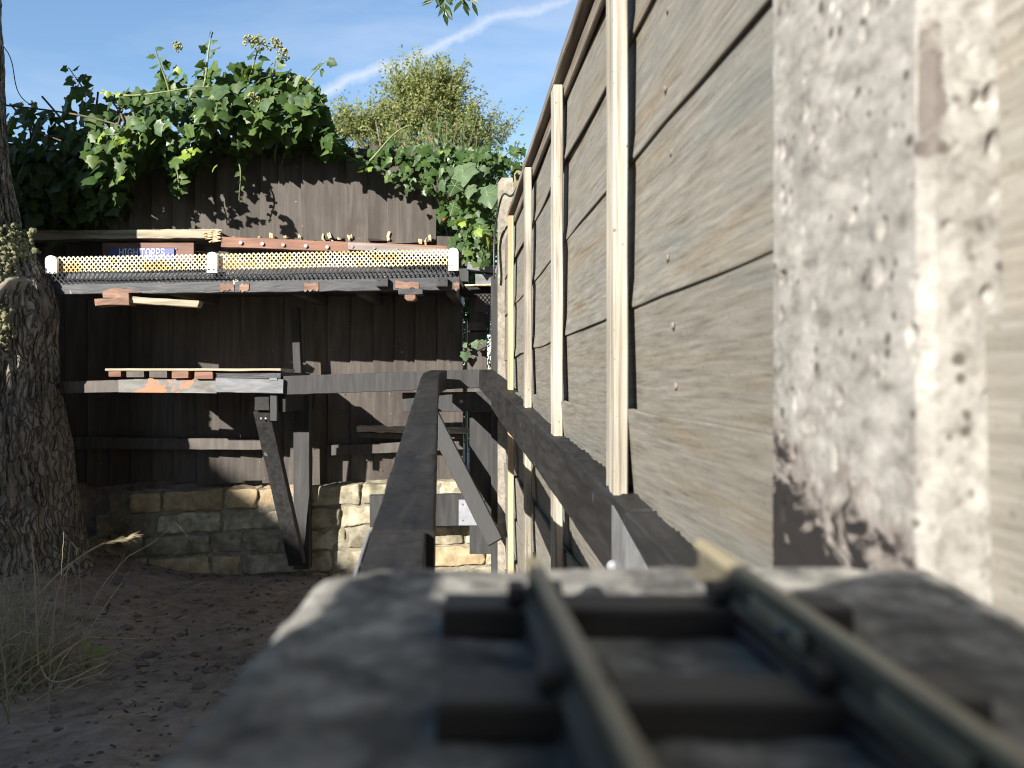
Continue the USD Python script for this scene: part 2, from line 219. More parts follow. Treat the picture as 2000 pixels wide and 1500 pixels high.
mat('concrete', [(0.32, (0.16, 0.14, 0.11)), (0.5, (0.245, 0.22, 0.18)), (0.66, (0.31, 0.28, 0.235))], scale=(75, 75, 60), detail=8, rough=0.9, bump=0.5, bdist=.002, vary=.06, distort=.3, speck=(0.12, 0.105, 0.09), speck_scale=190, speck_at=(0.70, 0.74), coarse=(12., .16))
mat('block_concrete', [(0.3, (0.085, 0.082, 0.076)), (0.5, (0.205, 0.198, 0.182)), (0.68, (0.36, 0.348, 0.32))], scale=(95, 95, 95), detail=8, rough=0.92, bump=0.8, bdist=.003, vary=.03, distort=.3, patch=(0.07, 0.068, 0.066), patch_scale=60, patch_at=(0.50, 0.66), coarse=(20., .28))
mat('brick_a', [(0.3, (0.17, 0.14, 0.09)), (0.5, (0.29, 0.262, 0.19)), (0.7, (0.42, 0.39, 0.29))], scale=(26, 26, 26), detail=8, rough=0.92, bump=0.9, bdist=.004, vary=.22, patch=(0.115, 0.108, 0.07), patch_scale=12, patch_at=(0.50, 0.68))
mat('brick_b', [(0.3, (0.21, 0.155, 0.09)), (0.5, (0.36, 0.275, 0.165)), (0.7, (0.45, 0.37, 0.25))], scale=(26, 26, 26), detail=8, rough=0.92, bump=0.9, bdist=.004, vary=.18)
mat('mortar', [(0.3, (0.13, 0.115, 0.085)), (0.7, (0.27, 0.245, 0.19))], scale=(40, 40, 40), detail=8, rough=0.95, bump=0.9, bdist=.004)
mat('dirt', [(0.3, (0.15, 0.112, 0.086)), (0.5, (0.235, 0.182, 0.143)), (0.7, (0.32, 0.255, 0.205))], scale=(26, 26, 26), detail=9, rough=0.95, bump=0.9, bdist=.008, vary=0.0, speck=(0.26, 0.22, 0.18), speck_scale=120, speck_at=(0.71, 0.74), coarse=(2.6, .3))
def bark_material():
    n = {'g': ('geometry', {}), 'nd': ('noise_texture', {'scale': 9.0, 'detail': 4.0}), 'sc': ('vector_math', {'math_type': 'scale', 'scale': 0.09}), 'ad': ('vector_math', {'math_type': 'add'}),
         'mp': ('mapping', {'scale': (62, 62, 8)}), 'v': ('voronoi_texture', {'feature': 'distance_to_edge', 'scale': 1.0}), 'c': ('map_range', {'from_min': 0.0, 'from_max': 0.15, 'to_min': 0.0, 'to_max': 1.0, 'clamp': True}),
         'mp2': ('mapping', {'scale': (70, 70, 28)}), 'n1': ('noise_texture', {'scale': 1.0, 'detail': 8.0, 'roughness': 0.65}), 'r1': ('rgb_ramp', {'ramp': [(0.3, (0.13, 0.112, 0.09)), (0.5, (0.23, 0.20, 0.163)), (0.7, (0.33, 0.295, 0.245))]}),
         'nc': ('noise_texture', {'scale': 6.0, 'detail': 3.0}), 'rc': ('map_range', {'from_min': 0.3, 'from_max': 0.7, 'to_min': 0.7, 'to_max': 1.25, 'clamp': True}), 'hv': ('hsv', {}),
         'mx': ('mix_color', {'a': (0.10, 0.084, 0.067)}), 'h': ('math', {'math_type': 'multiply_add', 'value2': 0.35}), 'bp': ('bump', {'strength': 0.9, 'distance': 0.006}), 'pb': ('principled_bsdf', {'roughness': 0.92, 'specular_ior_level': 0.2})}
    l = [('g.position', 'nd.vector'), ('nd.color', 'sc.vector1'), ('g.position', 'ad.vector1'), ('sc.vector', 'ad.vector2'), ('ad.vector', 'mp.vector'), ('mp.vector', 'v.vector'), ('v.distance', 'c.value'), ('g.position', 'mp2.vector'), ('mp2.vector', 'n1.vector'), ('n1.fac', 'r1.fac'),
         ('g.position', 'nc.vector'), ('nc.fac', 'rc.value'), ('rc.result', 'hv.value'), ('r1.color', 'hv.color'), ('hv.color', 'mx.b'), ('c.result', 'mx.fac'), ('mx.result', 'pb.base_color'), ('n1.fac', 'h.value1'), ('c.result', 'h.value3'), ('h.value', 'bp.height'), ('bp.normal', 'pb.normal')]
    M['bark'] = usdkit.material(stage, '/World/Looks/bark', n, l, surface='pb.BSDF')
bark_material()
mat('scar_wood', [(0.3, (0.10, 0.083, 0.065)), (0.5, (0.20, 0.172, 0.135)), (0.7, (0.29, 0.255, 0.2))], scale=(24, 24, 24), detail=7, rough=0.85, bump=0.8, bdist=.004)
mat('moss', [(0.3, (0.10, 0.105, 0.045)), (0.7, (0.34, 0.33, 0.19))], scale=(60, 60, 60), rough=0.95, bump=0.5, island=True, vary=.35)
mat('stone', [(0.3, (0.12, 0.10, 0.08)), (0.5, (0.24, 0.205, 0.17)), (0.7, (0.42, 0.38, 0.33))], scale=(20, 20, 20), rough=0.9, bump=0.4, island=True, vary=.5)
mat('dead_leaf', [(0.3, (0.06, 0.04, 0.025)), (0.7, (0.17, 0.115, 0.065))], scale=(30, 30, 30), rough=0.85, bump=0.3, island=True, vary=.5)
mat('dry_grass', [(0.3, (0.36, 0.29, 0.17)), (0.7, (0.58, 0.50, 0.33))], scale=(30, 30, 30), rough=0.8, bump=0.1, island=True, vary=.3)
leafmat('green_grass', [(0, (0.05, 0.085, 0.022)), (1, (0.12, 0.15, 0.05))], rough=.5)
leafmat('ivy_leaf', [(0.0, (0.022, 0.047, 0.012)), (0.35, (0.038, 0.075, 0.018)), (0.7, (0.060, 0.106, 0.026)), (1.0, (0.10, 0.142, 0.042))], rough=.47, trans=.16, tcol=(0.18, 0.28, 0.02))
leafmat('ivy_young', [(0.0, (0.16, 0.25, 0.035)), (1.0, (0.26, 0.33, 0.065))], rough=.45, trans=.25, tcol=(0.4, 0.55, 0.08))
leafmat('ivy_dusty', [(0.0, (0.06, 0.10, 0.05)), (1.0, (0.10, 0.145, 0.08))], rough=.33, trans=.12)
leafmat('vein', [(0.0, (0.24, 0.33, 0.16)), (1.0, (0.3, 0.4, 0.2))], rough=.5)
leafmat('tree_leaf', [(0.0, (0.10, 0.135, 0.035)), (0.5, (0.17, 0.20, 0.065)), (1.0, (0.28, 0.28, 0.12))], rough=.5, trans=.35, tcol=(0.3, 0.36, 0.08))
leafmat('shrub_leaf', [(0.0, (0.06, 0.11, 0.035)), (0.7, (0.11, 0.17, 0.06)), (1.0, (0.16, 0.22, 0.09))], rough=.5, trans=.3, tcol=(0.2, 0.34, 0.08))
leafmat('ash_leaf', [(0.0, (0.022, 0.045, 0.016)), (1.0, (0.05, 0.085, 0.028))], rough=.4, trans=.25, tcol=(0.12, 0.2, 0.03))
leafmat('umbel', [(0.0, (0.24, 0.25, 0.08)), (1.0, (0.42, 0.38, 0.16))], rough=.7, trans=.1)
leafmat('red_flower', [(0.0, (0.5, 0.06, 0.02)), (1.0, (0.55, 0.12, 0.04))], rough=.6)
mat('ivy_stem', [(0.3, (0.10, 0.13, 0.05)), (0.7, (0.24, 0.27, 0.11))], scale=(30, 30, 30), rough=.6, bump=.2)
mat('woody_stem', [(0.3, (0.06, 0.045, 0.03)), (0.7, (0.15, 0.12, 0.085))], scale=(40, 40, 40), rough=.85, bump=.5)
mat('cable', [(0.3, (0.02, 0.024, 0.024)), (0.7, (0.04, 0.045, 0.045))], rough=.35, bump=.05)
mat('sleeper_plastic', [(0.3, (0.030, 0.027, 0.026)), (0.7, (0.06, 0.055, 0.052))], scale=(20, 120, 120), rough=.6, bump=.3, bdist=.0006)
mat('rail_brass', [(0.3, (0.16, 0.135, 0.085)), (0.5, (0.29, 0.25, 0.16)), (0.7, (0.40, 0.355, 0.24))], scale=(60, 20, 60), rough=.42, bump=.15, bdist=.0005, spec=.6)
mat('rail_dark', [(0.3, (0.075, 0.066, 0.048)), (0.5, (0.12, 0.105, 0.075)), (0.7, (0.19, 0.165, 0.115))], scale=(60, 20, 60), rough=.55, bump=.2, bdist=.0005)
mat('house_render', [(0.3, (0.20, 0.12, 0.085)), (0.7, (0.27, 0.17, 0.12))], rough=.9, bump=.2)
mat('roof_tile', [(0.3, (0.12, 0.06, 0.045)), (0.7, (0.2, 0.1, 0.07))], rough=.8, bump=.3)
mat('hedge_green', [(0.3, (0.012, 0.02, 0.008)), (0.7, (0.03, 0.045, 0.018))], scale=(6, 6, 6), rough=.9, bump=.3)
mat('phone_black', [(0.3, (0.02, 0.02, 0.022)), (0.7, (0.03, 0.03, 0.032))], rough=.4, bump=.02)
mat('mossy_wood', [(0.3, (0.12, 0.11, 0.06)), (0.7, (0.28, 0.26, 0.16))], scale=(40, 40, 10), rough=.9, bump=.8)

def post_material():
    """concrete of the near post: cast grain, rain streaks, splashed tar near its foot and one dark run on the near face"""
    n = {'g': ('geometry', {}), 'mp': ('mapping', {'scale': (120, 62, 125)}), 'n1': ('noise_texture', {'scale': 1.0, 'detail': 9.0, 'roughness': 0.65, 'distortion': 0.3}),
         'r1': ('rgb_ramp', {'ramp': [(0.3, (0.125, 0.118, 0.107)), (0.44, (0.232, 0.221, 0.202)), (0.58, (0.305, 0.294, 0.272)), (0.74, (0.38, 0.37, 0.345))]}),
         'mp2': ('mapping', {'scale': (30, 30, 16)}), 'n2': ('noise_texture', {'scale': 1.0, 'detail': 5.0}), 'v2': ('map_range', {'from_min': 0.3, 'from_max': 0.7, 'to_min': 0.78, 'to_max': 1.18, 'clamp': True}), 'hv': ('hsv', {}),
         'mpg': ('mapping', {'scale': (260, 260, 260)}), 'ng': ('noise_texture', {'scale': 1.0, 'detail': 3.0}), 'rg': ('map_range', {'from_min': 0.66, 'from_max': 0.72, 'to_min': 0.0, 'to_max': 0.8, 'clamp': True}), 'mg': ('mix_color', {'b': (0.13, 0.115, 0.10)}),
         'sep': ('separate_xyz', {}), 'hz': ('map_range', {'from_min': CZ - 0.085, 'from_max': CZ - 0.005, 'to_min': 0.33, 'to_max': -0.24, 'clamp': True}),
         'mps': ('mapping', {'scale': (70, 42, 62)}), 'yt': ('math', {'math_type': 'multiply_add', 'value2': 1.5, 'value3': -.475}), 'at2': ('math', {'math_type': 'add'}), 'nt': ('noise_texture', {'scale': 1.0, 'detail': 7.0, 'roughness': 0.62, 'distortion': 0.6}), 'at': ('math', {'math_type': 'add'}),
         'rt': ('map_range', {'from_min': 0.56, 'from_max': 0.64, 'to_min': 0.0, 'to_max': 1.0, 'clamp': True}), 'rtb': ('map_range', {'from_min': 0.46, 'from_max': 0.52, 'to_min': 0.0, 'to_max': 0.55, 'clamp': True}),
         'side': ('math', {'math_type': 'less_than', 'value2': 0.1292}), 'tm': ('math', {'math_type': 'multiply'}), 'tmb': ('math', {'math_type': 'multiply'}),
         'mtb': ('mix_color', {'b': (0.16, 0.128, 0.112)}), 'mt': ('mix_color', {'b': (0.017, 0.0145, 0.014)}),
         # dark run
         'sub': ('vector_math', {'math_type': 'subtract', 'vector2': tuple(P(1826, 170, 0.2585))}), 'scl': ('vector_math', {'math_type': 'multiply', 'vector2': (1 / 0.0046, 0.0, 1 / 0.024)}), 'len': ('vector_math', {'math_type': 'length'}),
         'nd': ('math', {'math_type': 'multiply_add', 'value2': -3.0, 'value3': 1.5}), 'ld': ('math', {'math_type': 'add'}), 'rd': ('map_range', {'from_min': 0.8, 'from_max': 1.1, 'to_min': 0.85, 'to_max': 0.0, 'clamp': True}), 'md': ('mix_color', {'b': (0.10, 0.084, 0.074)}),
         'vo': ('voronoi_texture', {'scale': 115.0, 'feature': 'f1'}), 'vn': ('noise_texture', {'scale': 60.0, 'detail': 2.0}), 'vs': ('map_range', {'from_min': 0.48, 'from_max': 0.62, 'to_min': 0.0, 'to_max': 0.26, 'clamp': True}), 'vd': ('math', {'math_type': 'subtract'}), 'vt': ('map_range', {'from_min': -0.06, 'from_max': 0.10, 'to_min': 0.88, 'to_max': 0.0, 'clamp': True}), 'mv': ('mix_color', {'b': (0.062, 0.052, 0.044)}),  # dark specks painted in for the shade inside small pits
         'inv': ('math', {'math_type': 'subtract', 'value1': 1.0}), 'rdm': ('math', {'math_type': 'multiply'}),
         'bp': ('bump', {'strength': 0.45, 'distance': 0.0008}), 'pb': ('principled_bsdf', {'roughness': 0.9, 'specular_ior_level': 0.3})}
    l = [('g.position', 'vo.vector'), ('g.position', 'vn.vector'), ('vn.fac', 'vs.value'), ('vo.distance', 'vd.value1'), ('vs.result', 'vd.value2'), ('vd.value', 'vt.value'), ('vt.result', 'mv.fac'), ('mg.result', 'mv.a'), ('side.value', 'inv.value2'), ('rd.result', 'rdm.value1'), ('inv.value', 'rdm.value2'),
         ('g.position', 'mp.vector'), ('mp.vector', 'n1.vector'), ('n1.fac', 'r1.fac'), ('g.position', 'mp2.vector'), ('mp2.vector', 'n2.vector'), ('n2.fac', 'v2.value'), ('v2.result', 'hv.value'), ('r1.color', 'hv.color'),
         ('g.position', 'mpg.vector'), ('mpg.vector', 'ng.vector'), ('ng.fac', 'rg.value'), ('rg.result', 'mg.fac'), ('hv.color', 'mg.a'),
         ('g.position', 'sep.vector'), ('sep.z', 'hz.value'), ('g.position', 'mps.vector'), ('mps.vector', 'nt.vector'), ('nt.fac', 'at.value1'), ('hz.result', 'at.value2'), ('sep.y', 'yt.value1'), ('yt.value', 'at2.value1'), ('at.value', 'at2.value2'), ('at2.value', 'rt.value'), ('at2.value', 'rtb.value'),
         ('sep.x', 'side.value1'), ('rt.result', 'tm.value1'), ('side.value', 'tm.value2'), ('rtb.result', 'tmb.value1'), ('side.value', 'tmb.value2'),
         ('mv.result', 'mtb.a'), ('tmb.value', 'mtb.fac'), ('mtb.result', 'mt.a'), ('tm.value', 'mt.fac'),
         ('g.position', 'sub.vector1'), ('sub.vector', 'scl.vector1'), ('scl.vector', 'len.vector1'), ('n1.fac', 'nd.value1'), ('len.value', 'ld.value1'), ('nd.value', 'ld.value2'), ('ld.value', 'rd.value'), ('rdm.value', 'md.fac'), ('mt.result', 'md.a'),
         ('md.result', 'pb.base_color'), ('n1.fac', 'bp.height'), ('bp.normal', 'pb.normal')]
    M['post_concrete'] = usdkit.material(stage, '/World/Looks/post_concrete', n, l, surface='pb.BSDF')
post_material()

# ---------------------------------------------------------------- ground
def gheight(x, y):
    p = np.stack([x, y, np.zeros_like(x)], -1)
    near = np.exp(-((x + .3) ** 2 + (y - 1.5) ** 2) / 30)
    h = (meshkit.fbm(p * 2.2, 4, 3) - .5) * .07 * near + (meshkit.fbm(p * 14, 4, 9) - .5) * .013 * near
    h += .15 * np.exp(-(((x + 1.55) / .42) ** 2 + ((y - 2.35) / .42) ** 2)) + .16 * np.exp(-(((x + 1.75) / .4) ** 2 + ((y - 2.95) / .3) ** 2))
    h += .34 * np.clip((y - 2.86) / .08, 0, 1) * np.exp(-np.clip(y - 3, 0, 99) / 6) * np.clip((6 - np.abs(x + .5)) / 2, 0, 1)
    return h
u = np.linspace(-1, 1, 421); gx = np.sign(u) * (np.abs(u) * 1.9 + 160 * np.abs(u) ** 9) - .5
w = np.linspace(-1, 1, 421); gy = np.sign(w) * (np.abs(w) * 1.9 + 160 * np.abs(w) ** 9) + 1.6
GX, GY = np.meshgrid(gx, gy, indexing='ij'); GZ = gheight(GX, GY)
I, J = np.meshgrid(np.arange(420), np.arange(420), indexing='ij'); a = I * 421 + J
put('ground', (np.stack([GX, GY, GZ], -1).reshape(-1, 3), np.stack([a, a + 421, a + 422, a + 1], -1).reshape(-1, 4)), 'dirt', smooth=True, kind='structure', label='bare brown soil with scattered small stones')
def gz(x, y): return float(gheight(np.array([x]), np.array([y]))[0])

# ---------------------------------------------------------------- unseen occluders added behind the viewer: house, hedge, camera outline
def box(x0, x1, y0, y1, z0, z1):
    b = trimesh.creation.box((x1 - x0, y1 - y0, z1 - z0)); b.apply_translation(((x0 + x1) / 2, (y0 + y1) / 2, (z0 + z1) / 2)); return b
EX, EY, EZ = -4.98, -3.15, CZ + 2.77       # a point of the low eave
def along(t): return (EX - .074 * t, EY + t)
def slab(t0, t1, dx0, dx1, z0, z1):
    A, B = along(t0), along(t1); q = Polygon([(A[0] + dx0, A[1]), (B[0] + dx0, B[1]), (B[0] + dx1, B[1]), (A[0] + dx1, A[1])])
    m = trimesh.creation.extrude_polygon(q, z1 - z0, engine='earcut'); m.apply_translation((0, 0, z0)); return m
hs = thing('brick_house', 'red-brown house added unseen behind the viewer, eaves placed to throw the shade on the left', 'house', (EX - 1.5, EY, 0))  # added out of view; eave and height set to shade wall, trunk and soil
put('wall', slab(-4.0, .28, -3.0, -.25, -.05, EZ - .1), 'house_render', hs); put('wall', slab(.283, 3.2, -3.0, -.05, -.05, 6.2), 'house_render', hs)
put('roof', slab(-4.2, .28, -3.2, 0, EZ - .098, EZ), 'roof_tile', hs); put('roof', slab(.287, 3.4, -3.2, 0, 6.203, 6.32), 'roof_tile', hs)
hd = thing('evergreen_hedge', 'tall dark evergreen hedge added unseen behind the viewer to block sky fill', 'hedge', (3, -4, 0))  # unseen hedge added to block sky light from behind
m = tri(manifold3d.Manifold.cube((9.6, 1.1, 6.6)).translate((-1.7, -4.6, -.05)).refine_to_length(.28)); m.vertices = m.vertices + (np.stack([meshkit.fbm(m.vertices * 1.7 + 9 * k, 3, k) for k in range(3)], -1) - .5) * .7; HEDGE = m
ph = thing('phone', 'black phone added unseen behind the view, outlined to shade the track', 'phone', (-.09, -.016, CZ - .048))  # unseen; outline shaped to cast the shadow over block and track
out = spline([(-.171, -.03), (-.173, .02), (-.1745, .035), (-.178, .045), (-.190, .057), (-.197, .067), (-.193, .073), (-.178, .069), (-.163, .057), (-.13, .0565), (-.09, .0575), (-.0745, .0585), (-.064, .066), (-.047, .069), (-.032, .058), (-.015, .043), (-.004, .01), (-.003, -.03)], 90)
m = trimesh.creation.extrude_polygon(Polygon(out), .009, engine='earcut'); v = m.vertices; m = trimesh.Trimesh(np.stack([v[:, 0], -.012 - v[:, 2], CZ + v[:, 1]], 1), m.faces, process=False)
if m.volume < 0: m.invert()
put('body', m, 'phone_black', ph)

# ---------------------------------------------------------------- right-hand fence
fdir = unit((-.0741, 1, 0)); fnor = unit((-1, -.0741, 0))
def FP(Y, off, Z):
    """point on the fence: at depth Y, off metres proud of its face, Z metres above the camera"""
    return np.array([.17 - .0741 * Y, Y, CZ + Z]) + fnor * off
def lap_board(Y0, Y1, z0, z1, n0, n1, thick, seed, wav=.0065, nx=60, dip=0.0):
    Ys = np.linspace(Y0, Y1, nx); prof = []
    if Y0 < 0: n0, n1 = n0 - .0065, n1 - .0065
    t = np.stack([Ys * 3.1, np.full(nx, seed * 7.7), np.zeros(nx)], -1); wb = (meshkit.fbm(t, 3, seed) - .5) * 2 * wav; wt = (meshkit.fbm(t + 51, 3, seed) - .5) * 2 * wav
    bow = (meshkit.fbm(t * .8 + 9, 2, seed) - .5) * .006
    rows = []
    for f_, back in ((0, 0), (.015, 0), (.25, 0), (.5, 0), (.75, 0), (.985, 0), (1, 0), (1, 1), (0, 1)):
        z = (z0 + wb) * (1 - f_) + (z1 + wt) * f_
        off = n0 * (1 - f_) + n1 * f_ + bow - back * thick - dip * 4 * f_ * (1 - f_)
        if not back and f_ in (0, 1): off = off - .0012
        rows.append(np.stack([.17 - .0741 * Ys, Ys, CZ + z], -1) + fnor * off[:, None])
    R = np.stack(rows, 0); k = len(rows); V = R.reshape(-1, 3); f = []
    for i in range(k):
        i2 = (i + 1) % k
        for j in range(nx - 1): A, B, C, D = i * nx + j, i2 * nx + j, i2 * nx + j + 1, i * nx + j + 1; f += [(A, B, C), (A, C, D)]
    for e in (0, nx - 1):
        for i in range(1, k - 1): f.append((e, i * nx + e, (i + 1) * nx + e) if e == 0 else (e, (i + 1) * nx + e, i * nx + e))
    m = trimesh.Trimesh(V, f, process=False); m.fix_normals(); return m
def fence_panel(label, Y0, Y1, battens, zs, capend):
    t = thing('fence_panel', label, 'fence', FP((Y0 + Y1) / 2, 0, -CZ))
    for k in range(len(zs) - 1):
        z0, z1 = zs[k], zs[k + 1]
        lip = .0145 if abs(z1 + .0235) < 1e-6 else .0072
        over = z0 > .05          # these boards hang a few millimetres in front of the one below
        put('board', lap_board(Y0, Y1, z0 - (.004 if over else .014), z1 + (.012 if over or (k > 5) else 0), (.0084 + .0008 * (k % 2)) if over else (.0012 if k else .004), lip if z1 < .05 else .0060, .0075 if lip > .01 else (.0032 if over else .0055), k + 3 + int(Y0 < 0) * 20, nx=90, dip=.006 if over else 0), 'near_board' if Y0 < 0 else 'weathered_board', t, smooth=35)
        if Y0 > 0 and k > 4 and z1 < .42:
            for zc in (z0 + .022, z1 - .03):
                q = FP(.615 + .012 * (k % 3), (.0084 + .0008 * (k % 2) + (.0060 - .0084 - .0008 * (k % 2)) * (zc - z0) / (z1 - z0) - .024 * ((zc - z0) / (z1 - z0)) * (1 - (zc - z0) / (z1 - z0)) if over else .0012 + (.0060 - .0012) * (zc - z0) / (z1 - z0)) + .0012, zc); nm = tri(trimesh.creation.cylinder(.0026, .0016, sections=12)); nm.apply_transform(trimesh.geometry.align_vectors((0, 0, 1), fnor)); nm.apply_translation(q); put('nail', nm, 'dull_strip', t)
    for i, (Yb, wb, mt) in enumerate(battens):
        put('batten', timber([FP(Yb + wb / 2, .0195, -CZ + .02), FP(Yb + wb / 2, .0195, .418)], wb, .013, up=fnor, ch=.0012, n=24, amp=.0007, seed=i + 5, freq=9), mt, t, smooth=30)
    put('cap', timber([FP(Y0, -.006, .436), FP(capend, -.006, .436)], .058, .014, n=20, amp=.0012, seed=2, freq=14), 'fence_cap_wood', t, smooth=30)
    put('top_rail', timber([FP(Y0, .0085, .413), FP(capend - .02, .0085, .413)], .006, .022, n=12, amp=.0008, seed=4), 'fence_cap_wood', t, smooth=30)
    return t
zs = [-.66, -.56, -.45, -.34, -.235, -.128, -.0235, .0733, .205, .318, .425]
fence_panel('weathered grey overlapping timber fence panel with four pale battens, beyond the concrete post', .40, 2.5, [(.733, .036, 'pale_batten'), (1.158, .036, 'pale_batten'), (1.60, .036, 'pale_batten'), (2.06, .036, 'warm_batten')], zs, 2.13)
fence_panel('blurred pale timber fence panel at the right edge, nearer than the concrete post', -1.5, .262, [(-.3, .036, 'pale_batten'), (-.9, .036, 'pale_batten')], [-.66, -.5, -.33, -.16, .02, .18, .31, .425], .262)

# near concrete post: pitted cast faces
def pitted_post():
    Yn, Yf, off, back = .262, .3855, .0215, -.06
    c = .004
    prof = [(Yf, back), (Yf, 0), (Yf, off - .001), (Yf - .002, off), (Yn + c, off), (Yn, off - c * .9), (Yn + .001, 0.0), (Yn + .002, back)]
    pts = []
    for (a0, b0), (a1, b1) in zip(prof[:-1], prof[1:]):
        L = math.hypot(a1 - a0, b1 - b0); n = max(1, int(L / .0012)) if b0 > -.02 or b1 > .0 else 6
        for i in range(n): pts.append((a0 + (a1 - a0) * i / n, b0 + (b1 - b0) * i / n))
    pts.append(prof[-1]); pts = np.array(pts); k = len(pts)
    zz = np.r_[np.linspace(-.70, -.13, 20), np.arange(-.125, .30, .0013), np.linspace(.302, .62, 20)]
    Yv, Ov = np.repeat(pts[None, :, 0], len(zz), 0), np.repeat(pts[None, :, 1], len(zz), 0); Zv = np.repeat(zz[:, None], k, 1)
    s = np.r_[0, np.cumsum(np.hypot(*np.diff(pts, axis=0).T))]
    tn = np.gradient(pts, axis=0); nr = np.stack([-tn[:, 1], tn[:, 0]], 1); nr /= np.linalg.norm(nr, axis=1, keepdims=True)
    if nr[np.argmax(pts[:, 1])][1] < 0: nr = -nr
    q = np.stack([Yv * 90, Ov * 130, Zv * 150], -1); d = (meshkit.fbm(q, 4, 5) - .5) * .0014
    r = np.random.default_rng(3); S = np.repeat(s[None], len(zz), 0)
    front = s[np.argmin(np.abs(pts[:, 0] - Yf) + np.abs(pts[:, 1] - off))]
    for _ in range(330):
        sc, zc = r.uniform(front, front + .15), r.uniform(-.12, .29); rad = .0006 + .0019 * r.random() ** 4
        i0, i1 = np.searchsorted(zz, [zc - 3 * rad, zc + 3 * rad]); 
        if i1 <= i0: continue
        g = ((S[i0:i1] - sc) / (rad * r.uniform(.7, 1.2))) ** 2 + ((Zv[i0:i1] - zc) / (rad * r.uniform(.9, 2.0))) ** 2
        d[i0:i1] -= np.clip(1.5 - g, 0, 1) * rad * 1.5
    Yv = Yv + d * nr[None, :, 0]; Ov = Ov + d * nr[None, :, 1]
    V = np.stack([.17 - .0741 * Yv, Yv, CZ + Zv], -1) + fnor * Ov[..., None]
    R, k2 = len(zz), k; i, j = np.meshgrid(np.arange(R - 1), np.arange(k2), indexing='ij'); j2 = (j + 1) % k2
    f = np.stack([i * k2 + j, i * k2 + j2, (i + 1) * k2 + j2, (i + 1) * k2 + j], -1).reshape(-1, 4)
    m = tri((V.reshape(-1, 3), f)); 
    if m.volume < 0: m.invert()
    return m
cp = thing('concrete_post', 'near pitted concrete fence post with black tar splashed over its lower face', 'fence post', FP(.32, 0, -CZ))
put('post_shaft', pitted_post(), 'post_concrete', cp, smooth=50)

def slim_post(x0, x1, Y, d, ztop, seed, mt='concrete'):
    """cast post with a bevelled top"""
    m = manifold3d.Manifold.hull_points(np.array([(x, y, z) for x in (x0, x1) for y in (Y, Y + d) for z in (-.05, ztop - .02)] + [(x, y, ztop) for x in (x0 + .012, x1 - .003) for y in (Y + .012, Y + d - .012)]))
    m = tri(m.refine_to_length(.014)); q = m.vertices * 60; m.vertices = m.vertices + (np.stack([meshkit.fbm(q + 31 * k, 3, seed) for k in range(3)], -1) - .5) * .0022; return m
fp = thing('concrete_post', 'slim far concrete fence post with angled top in the back corner', 'fence post', (P(986, 750, 2.55)[0], 2.56, 0))
put('post_shaft', slim_post(P(972, 0, 2.53)[0], P(1003, 0, 2.53)[0], 2.53, .08, P(0, 345, 2.53)[2], 4), 'concrete', fp, smooth=40)
mp_ = thing('mossy_post', 'short mossy wooden post top showing behind the far concrete post', 'post', (P(1012, 0, 2.75)[0], 2.77, 0))
put('post_shaft', slim_post(P(1001, 0, 2.75)[0], P(1022, 0, 2.75)[0], 2.75, .04, P(0, 330, 2.75)[2], 6, 'mossy_wood'), 'mossy_wood', mp_, smooth=40)
put('top_block', slim_post(P(1004, 0, 2.735)[0], P(1021, 0, 2.735)[0], 2.735, .06, P(0, 317, 2.75)[2], 8), 'mossy_wood', mp_, smooth=40)
cb = spline([P(1010, 366, 2.14), P(990, 380, 2.3), P(975, 402, 2.46), P(967, 450, 2.5), P(965, 500, 2.5), P(965, 545, 2.5)], 40)
put('cable', tube(cb, .0032, 8), 'cable', smooth=True, label='thin black cable looping off the fence cap down the far concrete post', cat='cable')

# ---------------------------------------------------------------- back fence, its rails and boards
bf = thing('back_fence', 'dark brown painted fence of upright boards across the back, rotten along its middle', 'fence', (P(500, 0, 2.85)[0], 2.87, 0))
def upright(x0, x1, ytop, ybot, Y, seed):
    """feather-edge board: thick edge on the left, thin one on the right tucked behind its neighbour"""
    a, b = P(x1 + 7, 0, Y)[0], P(x0, 0, Y)[0]; zt, zb = P(0, ytop, Y)[2], P(0, ybot, Y)[2]
    n = 14; zv = np.linspace(zb, zt, n); r = np.random.default_rng(seed); rows = []
    wob = (meshkit.fbm(np.stack([zv * 3, np.full(n, seed * 3.3), zv * 0], -1), 2, seed) - .5) * .006
    for x, y in ((a, Y + .004), (a * .5 + b * .5, Y - .003), (b + .003, Y - .0115), (b, Y - .008), (b, Y + .003), (a, Y + .007)):
        rows.append(np.stack([np.full(n, x) + wob, np.full(n, y) + wob * .3, zv], -1))
    R = np.stack(rows, 0); k = 6; f = []
    R[:, 0, 2] += r.uniform(-.006, .006, k); R[:, -1, 2] += np.linspace(0, r.uniform(-.008, .008), k)
    for i in range(k):
        for j in range(n - 1): A, B, C, D = i * n + j, ((i + 1) % k) * n + j, ((i + 1) % k) * n + j + 1, i * n + j + 1; f += [(A, B, C), (A, C, D)]
    for e in (0, n - 1):
        for i in range(1, k - 1): f.append((e, i * n + e, (i + 1) * n + e))
    m = trimesh.Trimesh(R.reshape(-1, 3), f, process=False); m.fix_normals(); return m
xs = [845, 804, 757, 718, 676, 633, 590, 545, 510, 470, 424, 382, 338, 296, 254, 212, 170, 128, 86, 44, 2, -40]
for i in range(len(xs) - 1):
    put('board', upright(xs[i + 1], xs[i], 288 + 7 * math.sin(i * 1.9) + (6 if i in (3, 4) else 0), 472 + 5 * math.sin(i * 2.7), 2.85, i), 'brown_paint', bf, smooth=30)
xs = [897, 854, 811, 770, 729, 685, 640, 598, 556, 513, 472, 428, 385, 341, 300, 258, 216, 174, 132, 90, 48, 6, -36]
